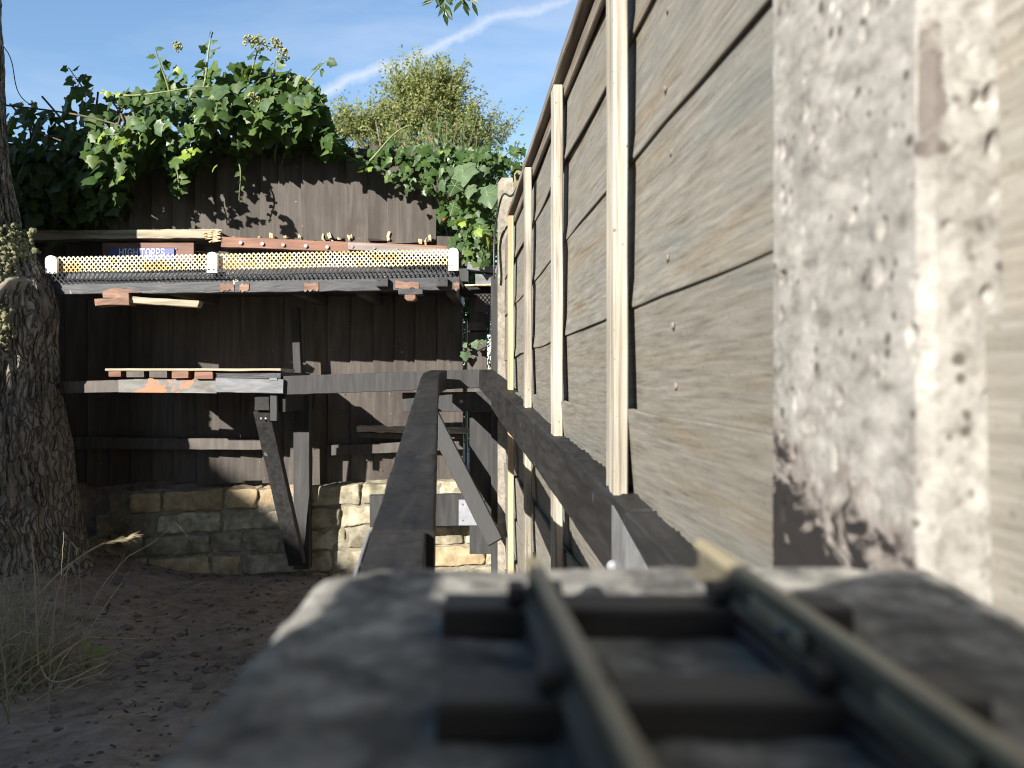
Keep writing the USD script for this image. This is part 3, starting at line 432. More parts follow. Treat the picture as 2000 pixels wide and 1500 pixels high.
for i in range(len(xs) - 1):
    put('board', upright(xs[i + 1], xs[i], 462, 948 + 6 * math.sin(i * 1.3) - (6 if i > 8 else 0), 2.868, 40 + i), 'brown_paint', bf, smooth=30)
put('arris_rail', pbar(130, 866, 535, 868, 22, 2.80, .045, n=20, amp=.002, seed=3), 'brown_paint', bf, smooth=30)
put('arris_rail', pbar(640, 880, 905, 868, 20, 2.82, .035, n=20, amp=.002, seed=5), 'brown_paint', bf, smooth=30)
put('arris_rail', pbar(-60, 460, 425, 456, 18, 2.79, .05, n=30, amp=.003, seed=9, endjag=.02), 'grey_rail_wood', bf, smooth=30, label='grey weathered rail with a splintered broken end')
# splinters and rotten board ends
rs = np.random.default_rng(11); ms = []
for k in range(24):
    x = rs.choice([rs.uniform(640, 705), rs.uniform(560, 640), rs.uniform(440, 560), rs.uniform(820, 846), rs.uniform(745, 830)], p=[.35, .15, .2, .2, .1]); y = rs.uniform(462, 477)
    c = P(x, y, 2.836 - rs.uniform(0, .006)); hgt = rs.uniform(.004, .013); wd = rs.uniform(.003, .014); tl = rs.normal(0, .2)
    ms.append(timber([c, c + np.array([tl * hgt, rs.uniform(-.004, .004), hgt])], wd, .003, up=(0, 1, 0), n=2, amp=.002, endjag=.006))
put('splinters', cat_(ms), 'broken_wood', bf, kind='stuff', label='pale splinters of rotten board ends')
ms = []
for k in range(26):
    c = P(rs.uniform(414, 432), rs.uniform(448, 472), 2.785); L = rs.uniform(.01, .035); ms.append(timber([c, c + np.array([-L, rs.uniform(-.004, .004), rs.uniform(-.006, .006)])], .004, .003, n=1, amp=0, endjag=.004))
put('broken_end', cat_(ms), 'broken_wood', bf, kind='stuff', label='orange splintered end of the weathered rail')
for k in range(26):
    x, y = rs.uniform(560, 890), rs.uniform(600, 930); 
    put('nail', screw(x, y, 2.853, .0016), 'steel', bf)

rr = thing('red_timber_rail', 'rust-red painted timber rail screwed along the rotten board ends', 'rail', P(690, 490, 2.8))
put('bar', pbar(432, 472, 945, 493, 20, 2.79, .04, n=30, amp=.0015, seed=31), 'red_brown_wood', rr, smooth=30)
for x in (470, 512, 553, 597, 639): put('screw', screw(x, 474 + (x - 470) * .05, 2.785, .0062), 'steel', rr)
gs = thing('grey_strip', 'dull grey-brown strip of timber fixed over the right of the red rail', 'strip', P(800, 485, 2.77))
put('bar', pbar(680, 480, 917, 496, 15, 2.772, .016, n=20, amp=.0012, seed=33, endjag=.004), 'dull_strip', gs, smooth=30)
for x in (688, 731, 775, 815): put('screw', screw(x, 481 + (x - 680) * .065, 2.770, .005), 'steel', gs)

sg = thing('station_sign', 'blue station name sign with white capitals on a brown board above the mesh rail', 'sign', P(290, 495, 2.81))
put('backing_board', pbox(200, 474, 378, 512, 2.80, .018, n=10, amp=.0006), 'sign_board_wood', sg, smooth=30)
put('plate', pbox(212, 484, 340, 509, 2.794, .005, n=4, amp=.0001), 'sign_blue', sg, smooth=30)
tm = meshkit.text_mesh('HIGH TOPPS', 14.5 / F * 2.79, .0012); v = tm.vertices; wd = v[:, 0].max() - v[:, 0].min()
o = P(233, 500, 2.7935); sx = (89 / F * 2.79) / wd
put('lettering', trimesh.Trimesh(np.stack([o[0] + (v[:, 0] - v[:, 0].min()) * sx, o[1] - v[:, 2], o[2] + v[:, 1]], 1), tm.faces, process=False), 'sign_letter', sg)
for x, y in ((330, 496), (344, 486)): put('screw', screw(x, y, 2.793 if x == 330 else 2.799, .003), 'steel', sg)

# ---------------------------------------------------------------- low brick wall under the back fence
bw = thing('brick_wall', 'low wall of worn pale yellow bricks below the back fence', 'wall', (P(590, 0, 2.8)[0], 2.83, 0))
def rough_brick(x0, x1, y0, y1, Y, d, sl, seed):
    a, b = P(x0, y0, Y), P(x1, y1, Y); L, H = b[0] - a[0], a[2] - b[2]; r = .007
    pts = [(x, y, z) for x in (r, L - r) for y in (r, d) for z in (r, H - r)]
    m = manifold3d.Manifold.batch_hull([manifold3d.Manifold.sphere(r, 8).translate(p) for p in pts]).refine_to_length(.011); m = tri(m)
    v = m.vertices + [a[0], Y, b[2]]; q = v * 22 + seed * 3.1; v = v + (np.stack([meshkit.fbm(q + 13 * k, 4, seed) for k in range(3)], -1) - .5) * .02 + (np.stack([meshkit.fbm(q * 3.3 + 13 * k, 3, seed) for k in range(3)], -1) - .5) * .008
    v[:, 2] -= sl * (v[:, 0] - P(620, 0, Y)[0]); m.vertices = v; return m
rb = np.random.default_rng(5); nb = 0
for c in range(5):
    y0 = 948 + 43 * c; x = 222 + rb.uniform(-50, 0) + (38 if c == 0 else 0) - 8 * c
    while x < 965:
        L = rb.uniform(108, 138) if rb.random() < .75 else rb.uniform(55, 75)
        if not (c == 0 and x < 250): put('brick', rough_brick(x + 2, min(x + L - 3, 985), y0 + 2, y0 + 40, 2.775 + rb.uniform(-.006, .008), .1, -.04, nb), 'brick_b' if rb.random() < (.5 if c == 0 else .2) else 'brick_a', bw, smooth=60)
        nb += 1; x += L
mo = rough_brick(215, 985, 952, 1160, 2.784, .1, -.04, 77); put('mortar', mo, 'mortar', bw, smooth=60)

# ---------------------------------------------------------------- upper platform with mesh parapet
YF = 2.47
up = thing('station_platform', 'raised model platform with cream mesh parapet and black peeling front beam', 'platform', P(500, 560, 2.6))
def strands(x0, x1, y0, y1, Y, cw, chh, bw_, lean, clip=True):
    ms = []; W = P(x1, 0, Y)[0] - P(x0, 0, Y)[0]; zb, zt = P(0, y1, Y)[2], P(0, y0, Y)[2]; xa = P(x0, 0, Y)[0]; H = zt - zb
    nc, nr = int(W / cw), int(round(H / (chh / 2)))
    slope = (P(x1, 488, Y)[2] - P(x0, 503, Y)[2]) / W
    segs = []
    for r in range(nr):
        for c in range(nc):
            za, zc = zb + r * chh / 2, zb + (r + 1) * chh / 2; xl = xa + c * cw
            ptsx = (xl, xl + cw / 2, xl + cw)
            zz = (za, zc, za) if r % 2 == 0 else (zc, za, zc)
            segs += [((ptsx[0], zz[0]), (ptsx[1], zz[1])), ((ptsx[1], zz[1]), (ptsx[2], zz[2]))]
    V, Fc = [], []
    for (ax, az), (bx, bz) in segs:
        jit = RNG.normal(0, .0003, 4); d = np.array([bx - ax, bz - az]); d /= np.linalg.norm(d); nrm = np.array([-d[1], d[0]]) * bw_ / 2
        q = []
        for (x, z), s_ in (((ax + jit[0], az + jit[1]), 1), ((bx + jit[2], bz + jit[3]), 1)):
            for sg_, yy in ((1, -.0012), (-1, -.0002), (-1, .0016), (1, .0006)):
                X, Z = x + nrm[0] * sg_, z + nrm[1] * sg_; q.append((X, Y + yy + lean * (Z - zb), Z + slope * (X - xa)))
        o = len(V); V += q
        Fc += [(o, o + 1, o + 5, o + 4), (o + 1, o + 2, o + 6, o + 5), (o + 2, o + 3, o + 7, o + 6), (o + 3, o, o + 4, o + 7)]
    m = tri((np.array(V), np.array(Fc))); return m
put('mesh_parapet', strands(108, 880, 503, 533, YF - .004, .0134, .0158, .0033, .02), 'mesh_paint', up)
put('mesh_skirt', strands(97, 896, 533, 551, YF - .012, .0138, .019, .0026, -.4), 'black_mesh', up)
def rounded_post(x0, x1, y0, y1, Y):
    xc, r = (x0 + x1) / 2, (x1 - x0) / 2; pts = [(x0, y1), (x1, y1)] + [(xc + r * math.cos(t), y0 + r * .75 - r * .75 * math.sin(t)) for t in np.linspace(0, math.pi, 9)]
    return pprism(pts, Y, .014)
for (x0, x1, y0, y1) in ((88, 110, 499, 534), (404, 424, 492, 533), (875, 895, 484, 528)):
    put('parapet_post', rounded_post(x0, x1, y0, y1, YF - .022), 'white_paint', up)
put('front_beam', pbar(98, 563, 897, 553, 25, YF, .035, n=60, amp=.0022, seed=3, freq=24), 'old_black_peeling', up, smooth=30)
put('edge_strip', pbar(98, 540, 897, 536, 14, YF + .004, .02, n=20, amp=.001), 'old_black_peeling', up, smooth=30)
dk = timber([P(98, 551, YF) + [0, .25, 0], P(897, 545, YF) + [0, .25, 0]], .43, .012, n=10, amp=.0006); put('deck', dk, 'old_black_peeling', up, smooth=30)
for x in (130, 330, 575, 700, 880):
    put('joist', timber([P(x, 564, YF) + [0, .04, 0], P(x, 562, YF) + [0, .46, 0]], .03, .03, n=6), 'brown_paint', up, smooth=30)
for i, (x0, x1, yc, s) in enumerate(((430, 457, 560, 2), (468, 486, 561, 3), (594, 622, 559, 4), (772, 818, 556, 5), (886, 897, 558, 6))):
    r = np.random.default_rng(s); xx = np.linspace(x0, x1, 9)
    pts = [(x, yc - 6 - r.uniform(-2, 3)) for x in xx] + [(x, yc + 6 + r.uniform(-3, 5)) for x in xx[::-1]]
    put('bare_patch', pprism(pts, YF - .0022, .004), 'bare_red_wood', up)
for x0, x1 in ((735, 757), (852, 874)):
    br = put('small_block', pbox(x0, 543, x1, 560, YF - .02, .02, n=3, ch=.003), 'grey_paint', up, smooth=30)
    for x in (x0 + 5, x1 - 5): put('hole', screw(x, 547, YF - .0195, .0022), 'cable', up)
put('bracket', pbox(778, 563, 825, 575, YF - .003, .05, n=4, amp=.0012), 'old_black_peeling', up, smooth=30)
put('bracket_end', pprism([(791, 574), (811, 573), (811, 583), (806, 587), (795, 587), (790, 582)], YF - .001, .05), 'bare_red_wood', up)
put('bracket', pprism([(200, 569), (222, 562), (252, 565), (276, 571), (251, 572), (251, 583), (201, 581)], YF - .006, .04), 'bare_red_wood', up, label='peeled red-brown bracket under the left of the beam')
put('under_slat', pbar(184, 590, 252, 588, 14, YF - .008, .05, n=8, amp=.0018, endjag=.003), 'bare_red_wood', up, smooth=30)
put('under_slat', pbar(252, 585, 387, 594, 13, YF + .004, .035, n=10, amp=.0014, endjag=.003), 'grey_rail_wood', up, smooth=30)

# ---------------------------------------------------------------- lower platform and its bracket legs
lp = thing('lower_platform', 'lower slatted timber shelf with orange peeling front beam on a raking leg', 'shelf', P(400, 750, 2.6))
put('front_beam', pbar(120, 757, 236, 754, 24, YF + .03, .03, n=14, amp=.0012), 'brown_paint', lp, smooth=30)
put('front_beam', pprism([(231, 742), (262, 741), (262, 738), (300, 739), (340, 741), (345, 736), (380, 741), (378, 738), (423, 741), (423, 768), (232, 766)], YF, .035), 'peeling_deck', lp)
put('beam_end', pbar(421, 752, 553, 755, 28, YF - .006, .04, n=16, amp=.0012), 'light_grey_paint', lp, smooth=30)
for x0, x1, y0 in ((212, 236, 723), (247, 281, 724), (292, 326, 725), (336, 368, 726), (380, 415, 727)):
    put('slat', timber([P((x0 + x1) / 2, y0 + 6, YF - .012), P((x0 + x1) / 2, y0 + 6, YF - .012) + [0, .42, .006]], (x1 - x0) * YF / F, 13 * YF / F, n=6, amp=.0013, seed=x0), 'red_brown_wood' if x0 in (212, 336, 380) else 'brown_paint', lp, smooth=30)
put('deck_board', pbar(205, 722, 548, 722, 5, YF - .015, .16, n=14, amp=.0008), 'grey_rail_wood', lp, smooth=30)
put('deck_board', pbar(420, 732, 548, 733, 14, YF, .36, n=8), 'old_black_peeling', lp, smooth=30)
put('corner_block', pbox(526, 738, 541, 744, YF - .008, .02, n=3), 'light_grey_paint', lp, smooth=30)
put('bracket_block', pbox(497, 771, 526, 801, YF + .02, .05, n=4, amp=.0012), 'black_paint', lp, smooth=30)
put('bracket_strip', pbox(527, 772, 541, 822, YF + .01, .02, n=6), 'grey_paint', lp, smooth=30)
put('bracket_arm', timber([P(549, 788, YF + .03), P(549, 788, YF + .03) + [0, .40, .0]], .026, .052, n=8), 'black_paint', lp, smooth=30)
put('raking_leg', timber([P(513, 800, YF + .05), P(581, 1100, 2.68)], .05, .03, up=(0, 1, 0.35), n=16, amp=.0012), 'black_paint', lp, smooth=30)
put('wall_post', pbox(573, 770, 604, 1112, 2.735, .045, n=16, amp=.001), 'grey_paint', lp, smooth=30)
put('wall_post', pbar(575, 600, 581, 735, 15, 2.74, .03, n=8), 'grey_paint', lp, smooth=30)
for x in (510, 519): put('screw', screw(x, 817, YF + .03, .003), 'steel', lp)

# ---------------------------------------------------------------- timber trestle carrying the line to the back corner
tr = thing('timber_trestle', 'black timber frame of two long beams running back to a cross beam', 'trestle', (0, 2.4, 0))
def saw_beam(pts, w, h, seed, ridges, nlen=240):
    """long beam, top of the section on the polyline; rough saw ridges over part of the top"""
    pts = np.asarray(pts, float); L = np.r_[0, np.cumsum(np.linalg.norm(np.diff(pts, axis=0), axis=1))]; t = np.linspace(0, L[-1], nlen)
    c = np.stack([np.interp(t, L, pts[:, k]) for k in range(3)], 1); k5 = 5; pad = np.vstack([c[:1]] * k5 + [c] + [c[-1:]] * k5)
    d = np.gradient(c, axis=0); d /= np.linalg.norm(d, axis=1, keepdims=True); s = np.cross(d, (0, 0, 1)); s /= np.linalg.norm(s, axis=1, keepdims=True); u_ = np.cross(s, d)
    xs_ = np.r_[-w / 2, -w / 2 + .0015, np.linspace(-w / 2 + .006, w / 2 - .006, 9), w / 2 - .0015, w / 2]; zs_ = np.r_[-.0015, 0, np.zeros(9), 0, -.0015]
    prof = np.vstack([np.stack([xs_, zs_], 1), [[w / 2, -h * .5], [w / 2, -h + .0015], [w / 2 - .0015, -h], [-w / 2 + .0015, -h], [-w / 2, -h + .0015], [-w / 2, -h * .5]]]); k = len(prof)
    v = c[:, None] + prof[None, :, :1] * s[:, None] + prof[None, :, 1:] * u_[:, None]
    r = np.random.default_rng(seed); add = np.zeros((nlen, k))
    for a0, a1, dens in ridges:
        for tt in r.uniform(a0, a1, int(dens)):
            q0 = r.uniform(-w / 2, w / 2); ln = r.uniform(.008, w * .8); x = np.r_[xs_]; 
            add[:, :13] += np.exp(-((t[:, None] - tt - (x[None] - q0) * .12) / .0022) ** 2) * (np.abs(x[None] - q0) < ln) * r.uniform(.0007, .0026)
    v = v + add[..., None] * u_[:, None]
    off = np.stack([meshkit.fbm(v * 18 + 9 * i_, 3, seed + i_) - .5 for i_ in range(3)], -1) * .0018; v = v + off
    i, j = np.meshgrid(np.arange(nlen - 1), np.arange(k), indexing='ij'); j2 = (j + 1) % k
    f = np.stack([i * k + j, i * k + j2, (i + 1) * k + j2, (i + 1) * k + j], -1).reshape(-1, 4); f = np.vstack([f[:, [0, 1, 2]], f[:, [0, 2, 3]]]).tolist(); o = (nlen - 1) * k
    for j in range(1, k - 1): f += [(0, j + 1, j), (o, o + j, o + j + 1)]
    m = trimesh.Trimesh(v.reshape(-1, 3), f, process=False)
    if m.volume < 0: m.invert()
    return m
BH = .072
def Rb(z): return np.array([.1683 - .0815 * z, z, CZ - .1445 + .0611 * z])
put('long_beam', saw_beam([Rb(.25), Rb(.672)], .045, BH, 1, [(.3, .42, 8)], 90), 'black_paint', tr, smooth=40)
put('long_beam', saw_beam([Rb(.676) + [0, 0, .0015], Rb(1.337) + [0, 0, .001]], .0455, BH, 2, [(.04, .45, 75)], 220), 'black_paint', tr, smooth=40)
put('long_beam', saw_beam([Rb(1.341), P(1000, 770, 1.95), P(976, 746, 2.28)], .046, BH, 3, [(.25, .6, 40)], 150), 'black_paint', tr, smooth=40)
put('long_beam', saw_beam([P(976, 745, 2.283), P(950, 722, 2.5)], .044, BH * .8, 4, [], 30), 'black_paint', tr, smooth=40)
def Lb(z): px = 860 + (789.5 - 860) * .625 / z; return np.array([(px - 1000) / F * z, z, CZ - .155 + .0815 * z])
put('long_beam', saw_beam([Lb(.25) - [.003, 0, 0], Lb(.596) - [.003, 0, 0]], .040, BH, 5, [(.2, .34, 10)], 90), 'black_paint', tr, smooth=40)
put('long_beam', saw_beam([Lb(.60), Lb(1.0), Lb(1.6), Lb(2.05), P(842, 729, 2.28), P(853, 724, 2.40), P(858, 723, 2.47)], .045, BH * .8, 6, [(.0, .35, 45), (.5, .8, 10)], 300), 'black_paint', tr, smooth=40)
put('cross_beam', timber([P(552, 753, YF + .004) + [0, .02, 0], P(948, 739, 2.53) + [0, .02, 0]], .034, .057, n=40, amp=.001, seed=12), 'grey_paint', tr, smooth=30)
put('ledger_plate', pbar(786, 786, 963, 784, 38, 2.556, .022, n=12, amp=.0006), 'grey_paint', tr, smooth=30)
for x, y in ((852, 785), (901, 784)): put('washer', screw(x, y, 2.5545, .0055), 'grey_metal', tr)
put('wall_post', pbox(917, 804, 961, 1082, 2.60, .05, n=20, amp=.0008), 'grey_paint', tr, smooth=30)
put('brace', pbar(836, 800, 966, 1058, 31, 2.53, .03, Y1=2.40, n=20, amp=.0008), 'grey_paint', tr, smooth=30)
put('low_board', pbar(722, 999, 925, 996, 62, 2.68, .03, n=16, amp=.001), 'grey_paint', tr, smooth=30)
put('fixing_plate', pbox(896, 976, 946, 1026, 2.595, .003, n=4, amp=.0), 'steel', tr)
for x, y in ((903, 1016), (903, 985)): put('screw', screw(x, y, 2.5945, .003), 'grey_metal', tr)
put('corner_post', timber([P(968, 0, 2.58) * [1, 1, 0], P(968, 540, 2.58)], .028, .024, up=(0, 1, 0), n=26, amp=.0008), 'grey_paint', tr, smooth=30)
# galvanised gusset plates on the near joint
def gusset(ptsYZ, side, off):
    q = []
    for Yq, dz in ptsYZ: b = Rb(Yq) if side == 'r' else Lb(Yq); q.append(b + [-.0232 - off, 0, dz])
    q = np.array(q); r = q + [-.0016, 0, 0]; n = len(q); f = []
    for i in range(1, n - 1): f += [(0, i + 1, i), (n, n + i, n + i + 1)]
    for i in range(n): j = (i + 1) % n; f += [(i, j, n + j), (i, n + j, n + i)]
    m = trimesh.Trimesh(np.vstack([q, r]), f, process=False); m.fix_normals(); return m
put('gusset_plate', gusset([(.712, -.003), (.712, -.058), (.52, -.058), (.545, -.03)], 'r', .0), 'grey_metal', tr)
put('gusset_plate', gusset([(.60, .0006), (.60, -.055), (.42, -.055), (.42, .0006)], 'l', .0), 'steel', tr)
put('bolt', tri(manifold3d.Manifold.sphere(.0055, 16).translate(tuple(Rb(.700) + [-.0262, 0, -.052]))), 'steel', tr, smooth=True)

# odd timbers in the back corner
st = thing('brown_post', 'stacked brown posts and offcuts filling the gap at the end of the back fence', 'post', P(935, 720, 2.75))
put('post_shaft', pbox(913, 650, 951, 800, 2.74, .05, n=10, amp=.0012), 'brown_paint', st, smooth=30)
put('post_shaft', pbox(917, 560, 957, 652, 2.76, .05, n=8, amp=.0012), 'brown_paint', st, smooth=30)
put('offcut', pprism([(930, 575), (958, 576), (958, 609), (952, 609), (951, 612), (943, 612), (942, 609), (927, 609)], 2.69, .03), 'brown_paint', st)
put('offcut', pprism([(916, 630), (942, 629), (953, 640), (952, 645), (915, 645)], 2.725, .03), 'brown_paint', st)
co = thing('grey_offcuts', 'two short blue-grey weathered timbers stacked beside the right end of the mesh parapet', 'timber', P(940, 530, 2.66))
put('bar', pbar(913, 518, 970, 527, 15, 2.64, .05, n=12, amp=.002, seed=3), 'light_grey_paint', co, smooth=30)
put('bar', pbar(928, 545, 968, 546, 20, 2.65, .05, n=12, amp=.002, seed=4), 'light_grey_paint', co, smooth=30)
put('bar', pbar(896, 537, 914, 537, 26, 2.66, .05, n=4, amp=.0012), 'grey_paint', co, smooth=30)
put('backing', pbox(908, 498, 966, 520, 2.70, .03, n=6), 'brown_paint', co, smooth=30)
put('backing', pbox(900, 560, 966, 578, 2.69, .03, n=6), 'black_paint', co, smooth=30)
put('pale_edge', pbar(908, 557, 966, 556, 3.5, 2.648, .02, n=8, amp=.0008), 'broken_wood', co, smooth=30)
wb = thing('loose_board', 'pale weathered loose board lying along the back fence behind the left beam', 'board', P(815, 842, 2.78))
put('plank', pbar(692, 838, 945, 843, 11, 2.77, .05, n=24, amp=.003, seed=6, endjag=.01), 'grey_rail_wood', wb, smooth=30)
put('underside_strip', pbar(700, 850, 905, 853, 10, 2.80, .03, n=14, amp=.002, seed=8), 'brown_paint', wb, smooth=30)

# ---------------------------------------------------------------- foreground: concrete block and track
TS = .0426
def TP(X, Y, h): return np.array([X, Y, CZ + h + TS * Y])
H0 = .0479
def block():
    r = .007; x0, x1, y0, y1 = -.0555, .122, -.14, .243; top, bot = -.0626, -.125
    pl = [(x0 + r, y0), (x1 - r, y0), (x1 - r, y1 - .002 - r), (x1 - .03, y1 - r), (x0 + .02, y1 - r - .002), (x0 + .008, y1 - .011 - r), (x0 + r, y1 - .03 - r)]
    m = manifold3d.Manifold.batch_hull([manifold3d.Manifold.sphere(r, 16).translate((x, y, z)) for x, y in pl for z in (top - r, bot + r)]).refine_to_length(.0034); m = tri(m); m.merge_vertices()
    v = m.vertices; n = m.vertex_normals; dd = (meshkit.fbm(v * 38, 3, 2) - .5) * .0026 + (meshkit.fbm(v * 150, 4, 7) - .5) * .0026
    v = v + n * dd[:, None]; v[:, 2] += CZ + TS * v[:, 1]; return trimesh.Trimesh(v, m.faces, process=False)
put('concrete_block', block(), 'block_concrete', smooth=True, label='rough grey concrete block in the foreground with rounded edges carrying the track', cat='block')
tk = thing('model_track', 'short length of narrow model railway track, brass rails on dark sleepers, on the block', 'track', TP(.03, .13, -.062))
def tdir(Y0, X0, Y): return X0 - .111 * (Y - Y0)
def rail(X18, Yend, pr):
    pr = np.array(pr); Ys = np.linspace(-.08, Yend, 40); k = len(pr); V = []
    for Y in Ys:
        for x, z in pr: V.append(TP(tdir(.18, X18, Y) + x, Y, -H0 - .0085 + z))
    f = []
    for i in range(len(Ys) - 1):
        for j in range(k): A, B, C, D = i * k + j, i * k + (j + 1) % k, (i + 1) * k + (j + 1) % k, (i + 1) * k + j; f += [(A, B, C), (A, C, D)]
    o = (len(Ys) - 1) * k
    cap = trimesh.creation.triangulate_polygon(Polygon(pr), engine='earcut')[1]
    f += [tuple(t[::-1]) for t in cap] + [tuple(o + t) for t in cap]
    m = trimesh.Trimesh(np.array(V), f, process=False); m.fix_normals(); return m
FOOT = [(-.0034, 0), (.0034, 0), (.0034, .0008), (.0007, .0016), (.0007, .0062), (-.0007, .0062), (-.0007, .0016), (-.0034, .0008)]
HEAD = [(-.0014, .0063), (.0014, .0063), (.0016, .0067), (.0016, .0081), (.0012, .0085), (-.0012, .0085), (-.0016, .0081), (-.0016, .0067)]
rail_at = (.0057, .0508)
for X in rail_at:
    r_ = put('rail', rail(X, .192 if X < .02 else .2085, FOOT), 'rail_dark', tk); put('rail_head', rail(X, .192 if X < .02 else .2085, HEAD), 'rail_brass', r_)
for Yc, Xc in ((.1855, .0293), (.1385, .0322), (.0915, .0375), (.045, .0427)):
    s_ = put('sleeper', timber([TP(Xc - .0445, Yc, -H0 - .0085 - .0034), TP(Xc + .0445, Yc, -H0 - .0085 - .0034)], .0135, .0066, ch=.0008, n=12, amp=.0003, freq=90), 'sleeper_plastic', tk, smooth=30)
    for X in rail_at:
        xr = tdir(.18, X, Yc)
        ch_ = cat_([timber([TP(xr + sd * .0042 - .0018, Yc, -H0 - .0066), TP(xr + sd * .0042 + .0018, Yc, -H0 - .0066)], .0085, .0038, ch=.0008, n=1, amp=0) for sd in (-1, 1)])
        put('chair', ch_, 'sleeper_plastic', s_, smooth=30)
# sleeper web and fishplates
for X in rail_at:
    put('rail_web_strip', timber([TP(tdir(.18, X, Y) - .001, Y, -H0 - .0124) for Y in (-.06, .185)], .005, .003, n=10, amp=.0002), 'sleeper_plastic', tk)
put('fishplate', timber([TP(tdir(.18, rail_at[1], Y) - .0019, Y, -H0 - .0048) for Y in (.148, .172)], .0012, .0036, n=3, amp=0), 'rail_brass', tk)
put('fishplate', timber([TP(tdir(.18, rail_at[1], Y) - .0019, Y, -H0 - .0048) for Y in (.103, .124)], .0012, .0036, n=3, amp=0), 'rail_brass', tk)
put('bolt', tri(manifold3d.Manifold.sphere(.0012, 10).translate(tuple(TP(tdir(.18, rail_at[1], .155) - .003, .155, -H0 - .0048)))), 'steel', tk, smooth=True)

# ---------------------------------------------------------------- tree on the left
TB = np.array([-1.60, 2.45, 0])
tree = thing('ash_tree', 'rough barked tree trunk at the left edge with a healed branch scar and moss', 'tree', TB)
def trunk():
    tab = [(1260, 330), (1180, 235),  (1100, 185), (1050, 166), (950, 146), (850, 135), (750, 119), (680, 112), (600, 109), (560, 103), (520, 84), (480, 62), (440, 46), (400, 36), (300, 19), (200, 13), (0, 5), (-400, -10), (-900, -35)]
    zz = np.array([P(0, y, 2.45)[2] for y, _ in tab]); xr = np.array([P(x, 0, 2.45)[0] for _, x in tab])
    ax = np.interp(zz, [0, .5, 1.0, 3.2], [-1.60, -1.60, -1.585, -1.66])
    nz, na = 620, 420; Z = np.linspace(-.12, zz.max(), nz); from_ = np.argsort(zz); rt = np.hypot(ax, 2.45) * np.sin(np.arctan2(-ax, 2.45) - np.arctan2(-xr, 2.45)) - .006; R = np.interp(Z, zz[from_], rt[from_]); C = np.interp(Z, zz[from_], ax[from_])
    th = np.arange(na) * 2 * np.pi / na; T, Zg = np.meshgrid(th, Z); Rg = np.repeat(R[:, None], na, 1)
    flare = np.clip((.28 - Zg) / .28, 0, 1) ** 1.5; Rg = Rg * (1 + .10 * flare * np.cos(5 * T + .8))
    q = np.stack([np.cos(T) * 5.5, np.sin(T) * 5.5, Zg * 3.2], -1); rid = np.abs(meshkit.fbm(q, 4, 21) - .5) * 2; q2 = np.stack([np.cos(T) * 14, np.sin(T) * 14, Zg * 11], -1); q3 = np.stack([np.cos(T) * 11, np.sin(T) * 11, Zg * 6], -1); rid2 = np.abs(meshkit.fbm(q3, 3, 33) - .5) * 2
    Rg = Rg + (.5 - rid) * .022 * np.clip(Rg / .2, .35, 1.2) + (meshkit.fbm(q2, 3, 5) - .5) * .014 - np.exp(-(rid2 / .11) ** 2) * .013
    def bump_(px, py, rad, hgt, flat=False):
        nonlocal Rg
        c = P(px, py, 2.25); cc = np.interp(c[2], Z, C); ang = math.atan2(-.2, c[0] - cc) if False else math.atan2(-math.sqrt(max(.0004, np.interp(c[2], Z, R) ** 2 - (c[0] - cc) ** 2)), c[0] - cc)
        dth = (T - ang + np.pi) % (2 * np.pi) - np.pi; d2 = (dth * np.interp(c[2], Z, R)) ** 2 + (Zg - c[2]) ** 2; Rg = Rg + hgt * np.exp(-(d2 / rad ** 2) ** 2)
    bump_(40, 590, .11, .010); bump_(0, 520, .08, .012)
    V = np.stack([C[:, None] + Rg * np.cos(T), 2.45 + Rg * np.sin(T), Zg], -1)
    i, j = np.meshgrid(np.arange(nz - 1), np.arange(na), indexing='ij'); j2 = (j + 1) % na
    return (V.reshape(-1, 3), np.stack([i * na + j, i * na + j2, (i + 1) * na + j2, (i + 1) * na + j], -1).reshape(-1, 4)), C, R, Z
tm_, TC, TR, TZ = trunk(); put('trunk', tm_, 'bark', tree, smooth=True)
def on_trunk(px, py, lift=.0):
    """point of the trunk's surface in that direction from the viewer"""
    d = pdir(px, py); o = np.array([0, 0, CZ]); 
    for s in np.arange(1.8, 3.2, .002):
        p = o + d * s; c = np.interp(p[2], TZ, TC); r = np.interp(p[2], TZ, TR) + lift
        if (p[0] - c) ** 2 + (p[1] - 2.45) ** 2 < r * r: return p, unit([p[0] - c, p[1] - 2.45, 0])
    p = o + d * 2.4; return p, np.array([0, -1.0, 0])
def scar():
    c, n = on_trunk(48, 596, .016); tx = unit(np.cross((0, 0, 1), n)); V = []; f = []; R_, A_ = 16, 48; r = np.random.default_rng(8)
    for i in range(R_):
        for a_ in range(A_):
            t = 2 * np.pi * a_ / A_; rr = i / (R_ - 1); rx, rz = .10 * rr * (1 + .12 * math.sin(2 * t + 1)), .115 * rr * (1 + .1 * math.sin(3 * t))
            k = .008 * math.exp(-((rr - .72) / .12) ** 2) + (float(meshkit.fbm(np.array([math.cos(t) * rr * 4, math.sin(t) * rr * 4, 3.]), 4, 4)) - .5) * .022 - .016 * math.exp(-((rr * math.cos(t) - .45) / .09) ** 2) * (abs(math.sin(t)) * rr < .5) * .45
            V.append(c + tx * rx * math.cos(t) + np.array([0, 0, 1]) * rz * math.sin(t) + n * (-.016 + k - .035 * max(0, rr - .7) / .3))
    for i in range(R_ - 1):
        for a_ in range(A_): b_ = (a_ + 1) % A_; f.append((i * A_ + a_, i * A_ + b_, (i + 1) * A_ + b_, (i + 1) * A_ + a_))
    return (np.array(V), np.array(f))
put('branch_scar', scar(), 'scar_wood', tree, smooth=True)
